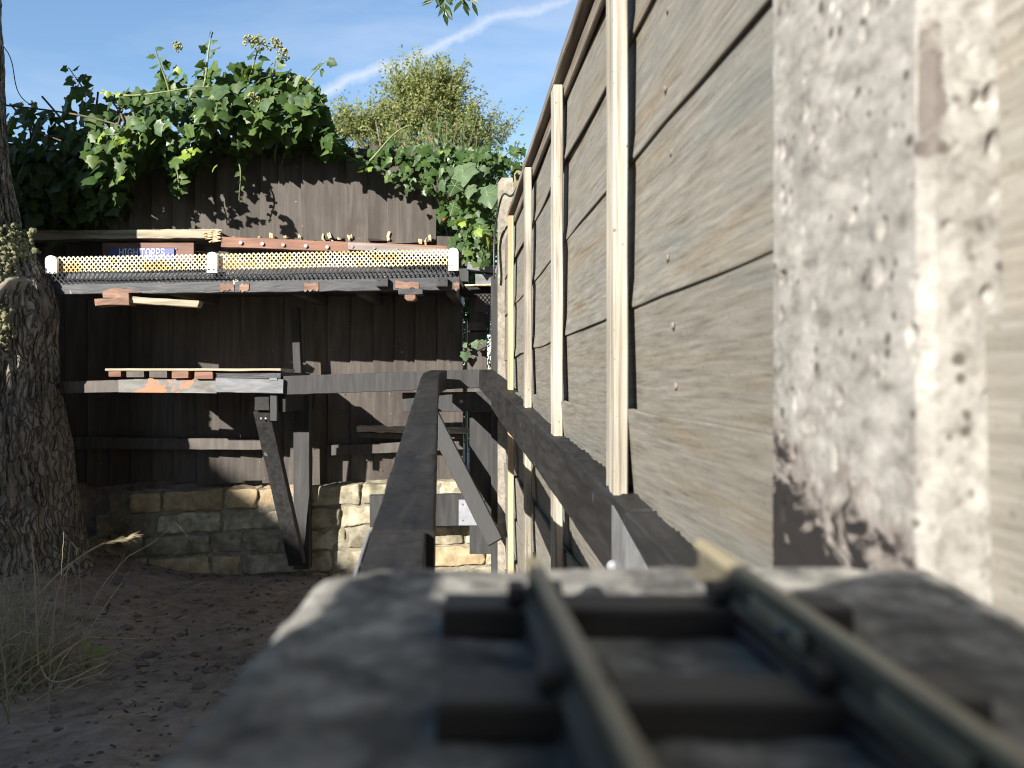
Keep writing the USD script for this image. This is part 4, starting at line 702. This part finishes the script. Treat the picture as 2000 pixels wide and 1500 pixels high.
def clumps(spots, n, rad, seed):
    r = np.random.default_rng(seed); ms = []; s0 = trimesh.creation.icosphere(1, 1.0)
    for _ in range(n):
        cx, cy, sx, sy = spots[r.integers(len(spots))]; p, nn = on_trunk(cx + r.normal(0, sx), cy + r.normal(0, sy), .012)
        m = s0.copy(); m.vertices = m.vertices * rad * r.uniform(.4, 1.2) * (1 + .4 * (r.random((len(m.vertices), 1)) - .5)) + p + nn * r.uniform(-.004, .008); ms.append(m)
    return cat_(ms)
put('moss', clumps([(18, 490, 16, 20), (30, 475, 14, 14), (6, 520, 10, 16), (4, 630, 8, 18), (50, 490, 8, 14)], 520, .0075, 4), 'moss', tree, kind='stuff')

# ---------------------------------------------------------------- leaves
half = [(0.0, 0.02), (.21, -.11), (.45, -.06), (.40, .14), (.55, .36), (.34, .50), (.18, .77), (0.0, 1.0)]
outl = np.array(half + [(-x, y) for x, y in half[-2:0:-1]]); no = len(outl)
LV = np.vstack([[0, .30], [0, .62], outl]); LZ = -.28 * np.abs(LV[:, 0]) - .16 * (LV[:, 1] - .3) ** 2 * np.sign(LV[:, 1] - .3)
LVERT = np.column_stack([LV, LZ]); LF = []
for i in range(no):
    a_, b_ = 2 + i, 2 + (i + 1) % no; cy = (outl[i][1] + outl[(i + 1) % no][1]) / 2; LF.append((1 if cy > .55 else 0, a_, b_))
LF += [(0, 2 + 5, 1), (0, 1, 2 + no - 5)]
LF = np.array(LF)
def leaves(pos, tipdir, normal, size, curl=None, tmpl=(LVERT, LF), seed=0):
    """many leaves at once -> (vertices (n,k,3), faces)"""
    pos, tipdir, normal, size = map(lambda x: np.asarray(x, float), (pos, tipdir, normal, size)); n = len(pos)
    nrm = normal / np.linalg.norm(normal, axis=1, keepdims=True); t = tipdir - (tipdir * nrm).sum(1, keepdims=True) * nrm; t /= np.linalg.norm(t, axis=1, keepdims=True) + 1e-9; s = np.cross(t, nrm)
    r = np.random.default_rng(seed); V0, F0 = tmpl; cz = r.uniform(.4, 1.7, (n, 1)); ax = r.uniform(.8, 1.15, (n, 1)); asym = r.normal(0, .12, (n, 1))
    X = V0[None, :, 0] * ax + asym * V0[None, :, 1] * .3; Y = np.repeat(V0[None, :, 1], n, 0); Zz = V0[None, :, 2] * cz
    return pos[:, None] + size[:, None, None] * (X[..., None] * s[:, None] + Y[..., None] * t[:, None] + Zz[..., None] * nrm[:, None]), F0
def joinleaves(V, F0):
    n, k = V.shape[:2]; return trimesh.Trimesh(V.reshape(-1, 3), (F0[None] + (np.arange(n) * k)[:, None, None]).reshape(-1, 3), process=False)
def rdirs(r, n): v = r.normal(size=(n, 3)); return v / np.linalg.norm(v, axis=1, keepdims=True)

def ivy(name, label, base, pts, sizes, depthkey, stems, shoots, ntop=150, seed=0, young=(), berries=(), up=0.25, dusty=.12, shape_stuff=True):
    r = np.random.default_rng(seed); t = thing(name, label, 'ivy', base); n = len(pts)
    nrm = np.array([0, -1.0, 0]) * .9 + np.array([-.3, -.3, .45]) * .8 + rdirs(r, n) * .75; tip = np.array([0, 0, -1.0]) + rdirs(r, n) * .8
    V, F0 = leaves(pts, tip, nrm, sizes, seed=seed); order = np.argsort(depthkey); top = order[:ntop]; rest = order[ntop:]
    for i in top:
        q = r.random(); put('leaf', trimesh.Trimesh(V[i], F0, process=False), 'ivy_dusty' if q < dusty else 'ivy_leaf', t, smooth=60)
    if len(rest): put('leaves', joinleaves(V[rest], F0), 'ivy_leaf', t, smooth=False, kind='stuff')
    if len(stems): put('stems', cat_([tube(spline(s, 14), rr, 5) for s, rr in stems]), 'woody_stem', t, smooth=True, kind='stuff')
    for s, rr, lf, sz in shoots:
        c = spline(s, 22); put('shoot', tube(c, np.linspace(rr, rr * .45, 22), 6), 'ivy_stem', t, smooth=True)
        for k in range(lf):
            f_ = .18 + .82 * (k + .5) / lf; i = int(f_ * 21); p = c[i]; sd = 1 if k % 2 else -1; dr = unit(c[min(i + 1, 21)] - c[max(i - 1, 0)])
            out_ = unit(np.cross(dr, (0, 1, 0)) * sd + r.normal(0, .35, 3) + dr * .4); size = sz * r.uniform(.7, 1.15) * (1.1 - .4 * f_)
            pe = p + out_ * size * .35
            Vl, Fl = leaves([pe], [out_ + np.array([0, 0, -.5])], [unit(np.array([-.4, -.8, .5]) + r.normal(0, .45, 3))], [size], seed=seed * 31 + k)
            lp_ = put('leaf', trimesh.Trimesh(Vl[0], Fl, process=False), 'ivy_leaf', t, smooth=60); put('leaf_stalk', tube(np.array([p, (p + pe) / 2, pe]), .0008, 4), 'ivy_stem', t)
    for (px, py, Y, nl, sz) in young:
        c = P(px, py, Y)
        for k in range(nl):
            Vl, Fl = leaves([c + r.normal(0, sz * .55, 3) * [1.3, .6, .7]], [r.normal(0, .6, 3) + [0, 0, -.5]], [unit(np.array([-.4, -.8, .6]) + r.normal(0, .35, 3))], [sz * r.uniform(.7, 1.1)], seed=seed + 91 + k)
            put('young_leaf', trimesh.Trimesh(Vl[0], Fl, process=False), 'ivy_young', t, smooth=60)
    for (px, py, Y, rad) in berries:
        c = P(px, py, Y); ms = []; st_ = []; s0 = trimesh.creation.icosphere(1, 1.0)
        for k in range(34):
            d = unit(r.normal(size=3) + [0, 0, .45]); e = c + d * rad * r.uniform(.75, 1.05); m = s0.copy(); m.vertices = m.vertices * .0034 + e; ms.append(m); st_.append(tube(np.array([c, (c + e) / 2, e]), .0007, 3))
        put('flower_head', cat_(ms), 'umbel', t, smooth=True); put('flower_stalks', cat_(st_), 'ivy_stem', t, kind='stuff')
    return t
# the big mass over the left of the back fence
def left_mass(n, seed):
    r = np.random.default_rng(seed); TOPX = [-60, 20, 60, 110, 130, 150, 190, 210, 290, 310, 350, 420, 470, 520, 560, 610, 640, 655]; TOPY = [190, 192, 195, 205, 165, 138, 185, 178, 165, 138, 142, 122, 126, 124, 132, 150, 215, 275]
    BOTX = [-60, 30, 60, 110, 150, 200, 240, 270, 300, 330, 345, 365, 385, 410, 440, 470, 510, 560, 600, 630, 655]; BOTY = [480, 480, 450, 455, 445, 420, 415, 330, 320, 340, 385, 345, 325, 290, 290, 320, 290, 300, 285, 295, 300]
    pts, sz, key = [], [], []
    while len(pts) < n:
        x = r.uniform(-60, 655); a_, b_ = np.interp(x, TOPX, TOPY), np.interp(x, BOTX, BOTY); y = a_ + (b_ - a_) * r.random() ** .72 + r.normal(0, 3)
        f_ = (y - a_) / max(b_ - a_, 1); bul = .26 * math.sin(math.pi * min(max(f_ * .85 + .12, 0), 1)) * (1 if x > 170 else .7)
        Y = 2.84 - r.uniform(.15, 1.0) ** .7 * bul if r.random() < .75 else 2.84 + r.uniform(-.03, .12 if y < 280 else -.01)
        pts.append(P(x, y, Y)); sz.append((r.uniform(.024, .052)) * (1.35 if r.random() < .14 else 1)); key.append(Y - .3 * sz[-1] * 10)
    return np.array(pts), np.array(sz), np.array(key)
pts, sz, key = left_mass(2000, 5)
key = key + .5 * (pts[:, 0] < P(170, 0, 2.7)[0])
def S(*a): return [P(*p) for p in a]
stems = [(S((20 + 620 * k / 16 + 15 * math.sin(k * 3.), 275 - 50 * math.sin(k * .8), 2.83), (60 + 590 * k / 16, 270 + 20 * math.sin(k * 2.1), 2.72), (40 + 600 * k / 16 + 60 * math.sin(k * 5.), 195 + 15 * math.cos(k), 2.78)), .0035) for k in range(16)]
stems += [(S((0, 85, 2.6), (25, 130, 2.62), (32, 170, 2.65), (60, 205, 2.7)), .0016), (S((5, 205, 2.6), (90, 215, 2.62), (170, 228, 2.6), (240, 248, 2.56)), .003), (S((20, 228, 2.6), (60, 250, 2.58), (120, 275, 2.56)), .002)]
shoots = [(S((332, 190, 2.66), (322, 150, 2.64), (310, 118, 2.63), (303, 92, 2.62)), .004, 9, .042), (S((398, 170, 2.66), (404, 130, 2.64), (408, 95, 2.64), (416, 62, 2.63)), .0042, 10, .044),
          (S((480, 180, 2.7), (490, 145, 2.68), (500, 110, 2.67), (506, 92, 2.67)), .004, 11, .046), (S((520, 185, 2.7), (530, 150, 2.69), (540, 110, 2.69)), .0035, 9, .044),
          (S((548, 215, 2.7), (580, 180, 2.69), (610, 145, 2.68), (640, 116, 2.67)), .0032, 11, .042), (S((185, 195, 2.7), (165, 175, 2.69), (150, 155, 2.68), (134, 132, 2.68)), .003, 10, .042),
          (S((200, 176, 2.62), (270, 186, 2.6), (330, 178, 2.6), (410, 170, 2.62)), .0035, 12, .026), (S((600, 200, 2.72), (620, 190, 2.7), (632, 210, 2.7)), .0022, 5, .028),
          (S((466, 318, 2.74), (470, 345, 2.73), (468, 372, 2.735), (467, 392, 2.74)), .0028, 6, .02), (S((250, 250, 2.56), (230, 262, 2.54), (205, 262, 2.53)), .003, 8, .024), (S((345, 330, 2.7), (348, 350, 2.69), (350, 372, 2.69)), .0025, 6, .036)]
ivy('ivy_thicket', 'large dark ivy thicket with flowering shoots spilling over the left of the back fence', (P(300, 0, 2.75)[0], 2.75, 0), pts, sz, key, stems, shoots, ntop=190, seed=5,
    young=[(238, 278, 2.5, 6, .026), (195, 262, 2.5, 3, .024), (288, 282, 2.5, 4, .024), (375, 298, 2.52, 5, .03), (380, 318, 2.52, 2, .04), (215, 178, 2.6, 3, .022), (360, 132, 2.62, 1, .03), (250, 340, 2.62, 2, .024)],
    berries=[(506, 86, 2.67, .026), (488, 82, 2.67, .022), (536, 92, 2.69, .028), (552, 108, 2.69, .024), (495, 195, 2.6, .024), (345, 92, 2.66, .016), (640, 265, 2.7, .018), (632, 245, 2.72, .016)])
# right clump, hanging down beside the concrete post
def poly_pts(rects, seed, s0, s1):
    r = np.random.default_rng(seed); pts, sz, key = [], [], []
    for (x0, x1, y0, y1, Ya, Yb, n) in rects:
        for _ in range(n):
            a_, b_ = r.normal(0, .42, 2).clip(-1, 1); x, y, Y = (x0 + x1) / 2 + a_ * (x1 - x0) / 2, (y0 + y1) / 2 + b_ * (y1 - y0) / 2, r.uniform(Ya, Yb)
            pts.append(P(x, y, Y)); sz.append(r.uniform(s0, s1)); key.append(Y)
    return np.array(pts), np.array(sz), np.array(key)
pts, sz, key = poly_pts([(760, 1005, 275, 350, 2.62, 2.95, 330), (830, 1010, 285, 390, 2.62, 2.9, 260), (850, 975, 380, 440, 2.7, 2.9, 90), (872, 972, 410, 500, 2.6, 2.8, 110), (915, 968, 470, 528, 2.6, 2.72, 36), (690, 850, 285, 320, 2.78, 2.9, 90), (1000, 1020, 280, 300, 2.7, 2.75, 6)], 8, .018, .036)
ivc = ivy('ivy_clump', 'ivy clump hanging off the right end of the brown back fence', (P(900, 0, 2.8)[0], 2.8, 0), pts, sz, key,
    [(S((760, 300, 2.85), (830, 330, 2.8), (900, 350, 2.78), (960, 420, 2.75)), .004), (S((880, 330, 2.8), (900, 400, 2.75), (930, 470, 2.7), (950, 520, 2.66)), .003), (S((850, 350, 2.82), (835, 310, 2.85), (800, 290, 2.88)), .003)],
    [(S((700, 330, 2.74), (740, 295, 2.72), (770, 262, 2.7), (800, 245, 2.7)), .0045, 3, .02), (S((1000, 300, 2.68), (1008, 296, 2.66), (1020, 296, 2.65)), .001, 2, .02)], ntop=110, seed=9, dusty=.3,
    young=[(905, 425, 2.6, 2, .04), (945, 465, 2.58, 2, .035), (855, 298, 2.66, 3, .022)])
big = [(905, 322, 2.6, .085, (.15, 0, -1)), (948, 365, 2.58, .085, (.25, 0, -1)), (893, 355, 2.58, .06, (-.35, 0, -1)), (918, 362, 2.57, .05, (.05, 0, -1)), (938, 440, 2.58, .05, (.1, 0, -1)), (888, 395, 2.6, .05, (-.1, 0, -1))]
for k, (px, py, Y, s_, td) in enumerate(big):
    Vl, Fl = leaves([P(px, py, Y)], [td], [unit((-.35 + .1 * k % .3, -.85, .45))], [s_], seed=200 + k); lf = put('leaf', trimesh.Trimesh(Vl[0], Fl, process=False), 'ivy_dusty' if k in (0, 1, 3) else 'ivy_leaf', ivc, smooth=60)
    c0 = Vl[0][0] * .0 + Vl[0][2]; tips = [Vl[0][2 + i] for i in (7, 4, no - 4, 2, no - 2)]; nn = unit(np.cross(Vl[0][1] - Vl[0][0], Vl[0][4] - Vl[0][0])); nn = nn if nn[1] < 0 else -nn
    mid = Vl[0][0]
    put('vein', cat_([tube(np.array([mid + nn * .0012 if i else c0 + nn * .0012, mid * .5 + tp * .5 + nn * .0014, mid * .1 + tp * .9 + nn * .0012]), .0007, 4) for i, tp in enumerate(tips)]), 'vein', lf)
rf = np.random.default_rng(3); s0 = trimesh.creation.icosphere(1, .0036); ms = []
for px, py in ((868, 428), (902, 421), (866, 430), (957, 462), (962, 470), (908, 690)): m = s0.copy(); m.apply_translation(P(px, py, 2.62 if px != 908 else 3.2)); ms.append(m)
put('red_blooms', cat_(ms), 'red_flower', ivc, smooth=True, kind='stuff')
# trailing strand across the fence top
c = spline(S((655, 275, 2.76), (690, 300, 2.74), (735, 325, 2.75), (780, 345, 2.77), (840, 365, 2.78)), 60); r = np.random.default_rng(12)
pp = c[r.integers(0, 60, 75)] + r.normal(0, .012, (75, 3)); ivy('ivy_strand', 'thin ivy strand trailing down across the top of the brown back fence', (P(750, 0, 2.76)[0], 2.76, 0), pp, r.uniform(.017, .03, 75), r.random(75), [(c[::6], .0022)], [(S((640, 270, 2.74), (650, 290, 2.72), (680, 305, 2.72), (705, 322, 2.72)), .003, 6, .026)], ntop=75, seed=13, dusty=.4, young=[(712, 333, 2.72, 2, .026)])
c = S((905, 690, 2.72), (918, 672, 2.7), (935, 664, 2.7)); tj = ivy('ivy_sprig', 'small pale ivy sprig growing out of the gap beside the brown posts', P(920, 680, 2.7), np.array(S((908, 688, 2.7), (925, 668, 2.69), (944, 664, 2.69), (905, 672, 2.7))), np.array([.034, .032, .03, .022]), np.arange(4.), [(c, .0015)], [], ntop=4, seed=14, dusty=1.0)

# ---------------------------------------------------------------- tree and shrub beyond the fence
def leafcloud(blobs, n, size, seed, aspect=.35):
    r = np.random.default_rng(seed); tmpl = (np.array([(0, 0, 0), (aspect, .45, -.05), (0, 1, -.12), (-aspect, .45, -.05)]), np.array([(0, 1, 2), (0, 2, 3)]))
    w = np.array([b[4] for b in blobs], float); w /= w.sum(); pos = []
    for _ in range(n):
        c, rx, ry, rz, _w = blobs[r.choice(len(blobs), p=w)]; d = unit(r.normal(size=3)); pos.append(np.asarray(c) + d * np.array([rx, ry, rz]) * r.uniform(.35, 1.0) ** .6)
    pos = np.array(pos); k = meshkit.fbm(pos * (1.6 / size * .12), 3, seed); pos = pos[k > np.quantile(k, .28)]
    V, F0 = leaves(pos, rdirs(r, len(pos)) + [0, 0, -.6], rdirs(r, len(pos)) + [-.2, -.3, .5], size * r.uniform(.6, 1.3, len(pos)), tmpl=tmpl, seed=seed); return joinleaves(V, F0)
def feathery(blobs_px, Y, seed, nspray, size):
    """sprays: drooping twigs carrying small narrow leaflets"""
    r = np.random.default_rng(seed); tw, pos, td = [], [], []
    for (px, py, rx, ry, wt) in blobs_px:
        for _ in range(int(nspray * wt)):
            a_ = unit(r.normal(size=3)); q = r.uniform(.25, 1.0) ** .5; p = P(px, py, Y) + a_ * np.array([rx, (rx + ry) * .4, ry]) / F * Y * q
            up_ = unit(np.array([a_[0] * .6, a_[1] * .4, .9]) + r.normal(0, .35, 3)); L = r.uniform(.12, .40); c = np.array([p + up_ * L * t + np.array([0, 0, -.12]) * t * t * L for t in np.linspace(0, 1, 7)])
            tw.append(tube(c[::3], .0022, 3))
            for t in c:
                for _k in range(5): pos.append(t + r.normal(0, .022, 3)); td.append(up_ * .5 + r.normal(0, .7, 3))
    pos, td = np.array(pos), np.array(td); tmpl = (np.array([(0, 0, 0), (.2, .45, -.05), (0, 1, -.15), (-.2, .45, -.05)]), np.array([(0, 1, 2), (0, 2, 3)]))
    V, F0 = leaves(pos, td, rdirs(r, len(pos)) + [-.3, -.5, .5], size * r.uniform(.6, 1.3, len(pos)), tmpl=tmpl, seed=seed); return joinleaves(V, F0), cat_(tw)
r = np.random.default_rng(77); tmplq = (np.array([(0, 0, 0), (.35, .45, -.05), (0, 1, -.12), (-.35, .45, -.05)]), np.array([(0, 1, 2), (0, 2, 3)]))
put('foliage', HEDGE, 'hedge_green', hd, smooth=True); hp, hf = trimesh.sample.sample_surface(HEDGE, 9000, seed=3); V, F0 = leaves(hp, rdirs(r, 9000), rdirs(r, 9000), r.uniform(.08, .16, 9000), tmpl=tmplq, seed=4); put('sprays', joinleaves(V, F0), 'ivy_leaf', hd, kind='stuff')
put('crown', leafcloud([((-1.6, 2.2, 4.6), 2.3, 2.3, 1.0, 1), ((-.2, 1.2, 4.9), 2.0, 2.0, .9, 1), ((-2.9, 1.0, 5.4), 2.0, 1.9, .9, .8), ((.9, 2.6, 5.0), 1.8, 1.8, .9, .8), ((1.6, .4, 5.4), 1.8, 1.8, .8, .7), ((.6, -.9, 4.5), 1.7, 1.6, .8, .9), ((2.6, -1.6, 4.8), 1.8, 1.8, .9, .7)], 16000, .15, 8), 'ash_leaf', tree, kind='stuff')  # unseen crown, its spread shaped to cut the sky fill below
YT = 8.0
ft = thing('feathery_tree', 'airy olive green tree with feathery leaves standing beyond the back fence', 'tree', (P(820, 0, YT)[0], YT, 0))
lv, tw = feathery([(838, 205, 45, 40, 1.2), (862, 185, 26, 26, .45), (800, 185, 24, 30, .45), (870, 235, 40, 34, .7), (790, 240, 40, 34, .7), (712, 252, 34, 24, .45), (665, 268, 26, 18, .25), (740, 270, 40, 26, .45), (930, 262, 24, 20, .25), (968, 275, 18, 12, .12), (905, 285, 50, 24, .6), (820, 300, 120, 26, 1.0)], YT, 3, 145, .040)
put('crown', lv, 'tree_leaf', ft, kind='stuff'); put('twigs', tw, 'ivy_stem', ft, kind='stuff')
put('trunk', tube(np.array([(P(820, 0, YT)[0], YT, -.05), (P(825, 0, YT)[0], YT, 1.2), (P(815, 0, YT)[0], YT, 2.3), (P(822, 0, YT)[0], YT, 2.9)]), np.array([.1, .08, .05, .02]), 10), 'bark', ft, smooth=True)
for k in range(9):
    e = P(650 + 42 * k, 285 - 60 * math.sin(k * .45), YT + .3 * math.sin(k * 2.)); a0 = np.array([P(818, 0, YT)[0], YT, 1.4 + .12 * k]); put('limb', tube(spline([a0, a0 * .45 + e * .55 + [0, 0, -.1], e], 10), np.linspace(.035, .008, 10), 6), 'bark', ft, smooth=True)
sh = thing('garden_shrub', 'soft green shrub seen through the gap at the right end of the back fence', 'shrub', (P(890, 0, 3.5)[0], 3.5, 0))
lv, tw = feathery([(870, 430, 55, 80, 1.2), (920, 470, 60, 80, 1), (905, 620, 30, 90, 1.0), (910, 800, 40, 90, .8)], 3.5, 6, 150, .024); put('foliage', lv, 'shrub_leaf', sh, kind='stuff'); put('twigs', tw, 'woody_stem', sh, kind='stuff')
put('stem', tube(np.array([(P(890, 0, 3.5)[0], 3.55, -.05), (P(895, 0, 3.5)[0], 3.52, .5), (P(885, 0, 3.5)[0], 3.5, 1.2)]), np.array([.02, .016, .008]), 8), 'woody_stem', sh, smooth=True)
gp = thing('pale_post', 'pale painted post glimpsed through the narrow gap beside the brown posts', 'post', P(905, 750, 3.25) * [1, 1, 0])
put('post_shaft', timber([P(901, 0, 3.25) * [1, 1, 0], P(901, 632, 3.25)], .014, .03, up=(0, 1, 0), n=10), 'pale_batten', gp); put('post_shaft', timber([P(911, 0, 3.262) * [1, 1, 0], P(911, 628, 3.262)], .010, .03, up=(0, 1, 0), n=10), 'pale_batten', gp)

# overhanging ash twig: part of the tree on the left
s_ = spline([(-1.62, 2.45, 3.1), (-1.1, 2.2, 3.05), (-.5, 1.95, 2.6), (-.22, 1.8, 1.9), P(878, -60, 1.75), P(873, -12, 1.75)], 40); put('branch', tube(s_, np.linspace(.035, .0025, 40), 8), 'bark', tree, smooth=True)
lt = (np.array([(0, 0, 0), (.16, .3, -.03), (.13, .62, -.05), (0, 1, -.12), (-.13, .62, -.05), (-.16, .3, -.03)]), np.array([(0, 1, 2), (0, 2, 3), (0, 3, 4), (0, 4, 5)]))
ra = np.random.default_rng(4)
for (x0, y0, x1, y1, nl, s_) in ((872, -20, 868, 22, 9, .034), (888, -20, 905, 6, 6, .034), (862, -20, 842, 4, 6, .03), (900, -22, 922, 4, 5, .03)):
    a0, b0 = P(x0, y0, 1.75), P(x1, y1, 1.74); put('leaf_stalk', tube(np.array([P(876, -40, 1.75), a0, b0]), .0012, 5), 'ivy_stem', tree)
    for k in range(nl):
        f_ = k / (nl - 1); p = a0 + (b0 - a0) * f_; sd = np.array([1, 0, 0.]) * (1 if k % 2 else -1) * (0 if k == nl - 1 else 1)
        V, F0 = leaves([p], [sd * .8 + unit(b0 - a0) + ra.normal(0, .15, 3)], [unit((ra.normal(0, .4), -1, ra.normal(.2, .4)))], [s_ * ra.uniform(.8, 1.1)], tmpl=lt, seed=k); put('leaf', trimesh.Trimesh(V[0], F0, process=False), 'ash_leaf', tree)

# ---------------------------------------------------------------- ground cover and small plants
def ribbon(c, w):
    c = np.asarray(c); d = np.gradient(c, axis=0); s = np.cross(d, (0.2, 1, 0.1)); s /= np.linalg.norm(s, axis=1, keepdims=True) + 1e-9; ww = w * np.linspace(1, .15, len(c))[:, None]; V = np.vstack([c - s * ww, c + s * ww]); n = len(c)
    return trimesh.Trimesh(V, [t for i in range(n - 1) for t in ((i, i + 1, n + i + 1), (i, n + i + 1, n + i))], process=False)
gt = thing('grass_tuft', 'tuft of long dry grass stems at the foot of the left tree trunk', 'grass', (-1.02, 1.75, gz(-1.02, 1.75)))
r = np.random.default_rng(31); dry, grn = [], []
for k in range(230):
    bx, by = -1.12 + r.normal(0, .075), 1.80 + r.normal(0, .08); z0 = gz(bx, by) - .01; h = r.uniform(.12, .42) * (1.15 if r.random() < .2 else .8); lean = r.normal(0, .13, 2) + [.02, -.03]
    dry.append(ribbon([(bx + lean[0] * t ** 1.5, by + lean[1] * t ** 1.5, z0 + h * (t - .38 * t ** 3 * r.uniform(.2, 1.4))) for t in np.linspace(0, 1, 8)], r.uniform(.0012, .0026)))
for k in range(80):      # flattened stems lying on the soil
    bx, by = -1.09 + r.normal(0, .08), 1.77 + r.normal(0, .08); an = r.uniform(-2.6, .9); L = r.uniform(.12, .32); dry.append(ribbon([(bx + math.cos(an) * L * t, by + math.sin(an) * L * t * .6, gz(bx + math.cos(an) * L * t, by + math.sin(an) * L * t * .6) + .012 + .06 * math.sin(3 * t) * r.uniform(.2, 1)) for t in np.linspace(0, 1, 8)], .0018))
for k in range(120):
    bx, by = -1.14 + r.normal(0, .09), 1.68 + r.normal(0, .08); z0 = gz(bx, by) - .01; h = r.uniform(.05, .17); lean = r.normal(0, .06, 2)
    grn.append(ribbon([(bx + lean[0] * t * t, by + lean[1] * t * t, z0 + h * (t - .3 * t ** 3)) for t in np.linspace(0, 1, 6)], r.uniform(.0012, .0024)))
put('dry_stems', cat_(dry), 'dry_grass', gt, kind='stuff'); put('green_blades', cat_(grn), 'green_grass', gt, kind='stuff')
lst = spline([P(60, 1185, 1.75), P(110, 1125, 1.76), P(160, 1085, 1.78), P(205, 1060, 1.8)], 16); put('seed_stem', tube(lst, .0022, 5), 'dry_grass', gt, smooth=True)
hd = []
for k in range(26): f_ = r.random(); p = P(195 + 58 * f_, 1064 - 12 * f_, 1.8); hd.append(ribbon([p, p + np.array([.018, 0, .006 + r.normal(0, .004)]), p + np.array([.034, 0, .004 + r.normal(0, .006)])], .0006))
put('seed_head', cat_(hd), 'dry_grass', gt, kind='stuff')
put('seed_stem', tube(spline([P(75, 1300, 1.72), P(70, 1180, 1.74), P(66, 1100, 1.75), P(60, 1045, 1.76)], 16), .0016, 5), 'dry_grass', gt, smooth=True); put('seed_stem', tube(spline([P(80, 1300, 1.7), P(125, 1330, 1.62), P(170, 1312, 1.6), P(212, 1292, 1.6)], 16), .0018, 5), 'dry_grass', gt, smooth=True)
put('seed_stem', tube(spline([P(90, 1280, 1.72), P(105, 1200, 1.73), P(128, 1120, 1.75), P(150, 1070, 1.77), P(140, 1060, 1.77)], 16), .0013, 5), 'dry_grass', gt, smooth=True)
def weed(name, label, px, py, Y, specs, mt, sz):
    b = P(px, py, Y); b[2] = gz(b[0], b[1]); t = thing(name, label, 'plant', b); r = np.random.default_rng(int(px))
    ov = (np.array([(0, 0, 0), (.22, .25, -.04), (.26, .55, -.06), (0, 1, -.15), (-.26, .55, -.06), (-.22, .25, -.04), (0, .4, .02)]), np.array([(0, 1, 6), (1, 2, 6), (2, 3, 6), (3, 4, 6), (4, 5, 6), (5, 0, 6)]))
    for (qx, qy, tx, ty) in specs:
        p, e = P(qx, qy, Y), P(tx, ty, Y); L = np.linalg.norm(e - p); put('stem', tube(np.array([b, (b + p) / 2 + [0, 0, .008], p]), .0016, 5), 'ivy_stem', t); V, F0 = leaves([p], [e - p], [unit((r.normal(0, .3), -.55, .8))], [L], tmpl=ov, seed=int(qx)); put('leaf', trimesh.Trimesh(V[0], F0, process=False), mt, t, smooth=60)
weed('yellow_weed', 'low weed with pointed yellow-green leaves beside the dry grass tuft', 172, 1300, 1.88, [(172, 1280, 204, 1252), (178, 1278, 150, 1262), (168, 1290, 145, 1296), (190, 1285, 205, 1300), (170, 1270, 168, 1240)], 'ivy_young', .05)
weed('green_weed', 'small green leafy weed at the foot of the brick wall', 295, 1160, 2.55, [(280, 1140, 270, 1120), (290, 1145, 285, 1126), (300, 1150, 318, 1138), (312, 1158, 328, 1160), (275, 1152, 262, 1150), (305, 1160, 316, 1170), (288, 1156, 292, 1168)], 'shrub_leaf', .03)
# litter
r = np.random.default_rng(41); ms = []; s0 = trimesh.creation.icosphere(1, 1.0)
for k in range(420):
    Y = 1.15 + 1.6 * r.random() ** .8; x = r.uniform(-.68 * Y, -.1 * Y); rad = .0035 + .011 * r.random() ** 5; m = s0.copy(); m.vertices = (m.vertices * (1 + .5 * (r.random((len(m.vertices), 1)) - .5))) * rad * [1.2, 1, .6] + [x, Y, gz(x, Y) + rad * .15]; ms.append(m)
put('pebbles', cat_(ms), 'stone', smooth=True, kind='stuff', label='small pale stones scattered over the bare soil', cat='pebbles')
n = 480; Yq = 1.15 + 1.65 * r.random(n) ** .7; xq = np.where(r.random(n) < .5, r.uniform(-.62, -.05, n), r.uniform(-.5, -.2, n)) * Yq; zq = gheight(xq, Yq) + .006
V, F0 = leaves(np.stack([xq, Yq, zq], 1), rdirs(r, n) * [1, 1, .25], np.array([0, 0, 1.0]) + rdirs(r, n) * .5, r.uniform(.008, .026, n), tmpl=lt, seed=3); put('leaf_litter', joinleaves(V, F0), 'dead_leaf', kind='stuff', label='dead brown leaf litter lying on the soil before the brick wall', cat='leaf litter')
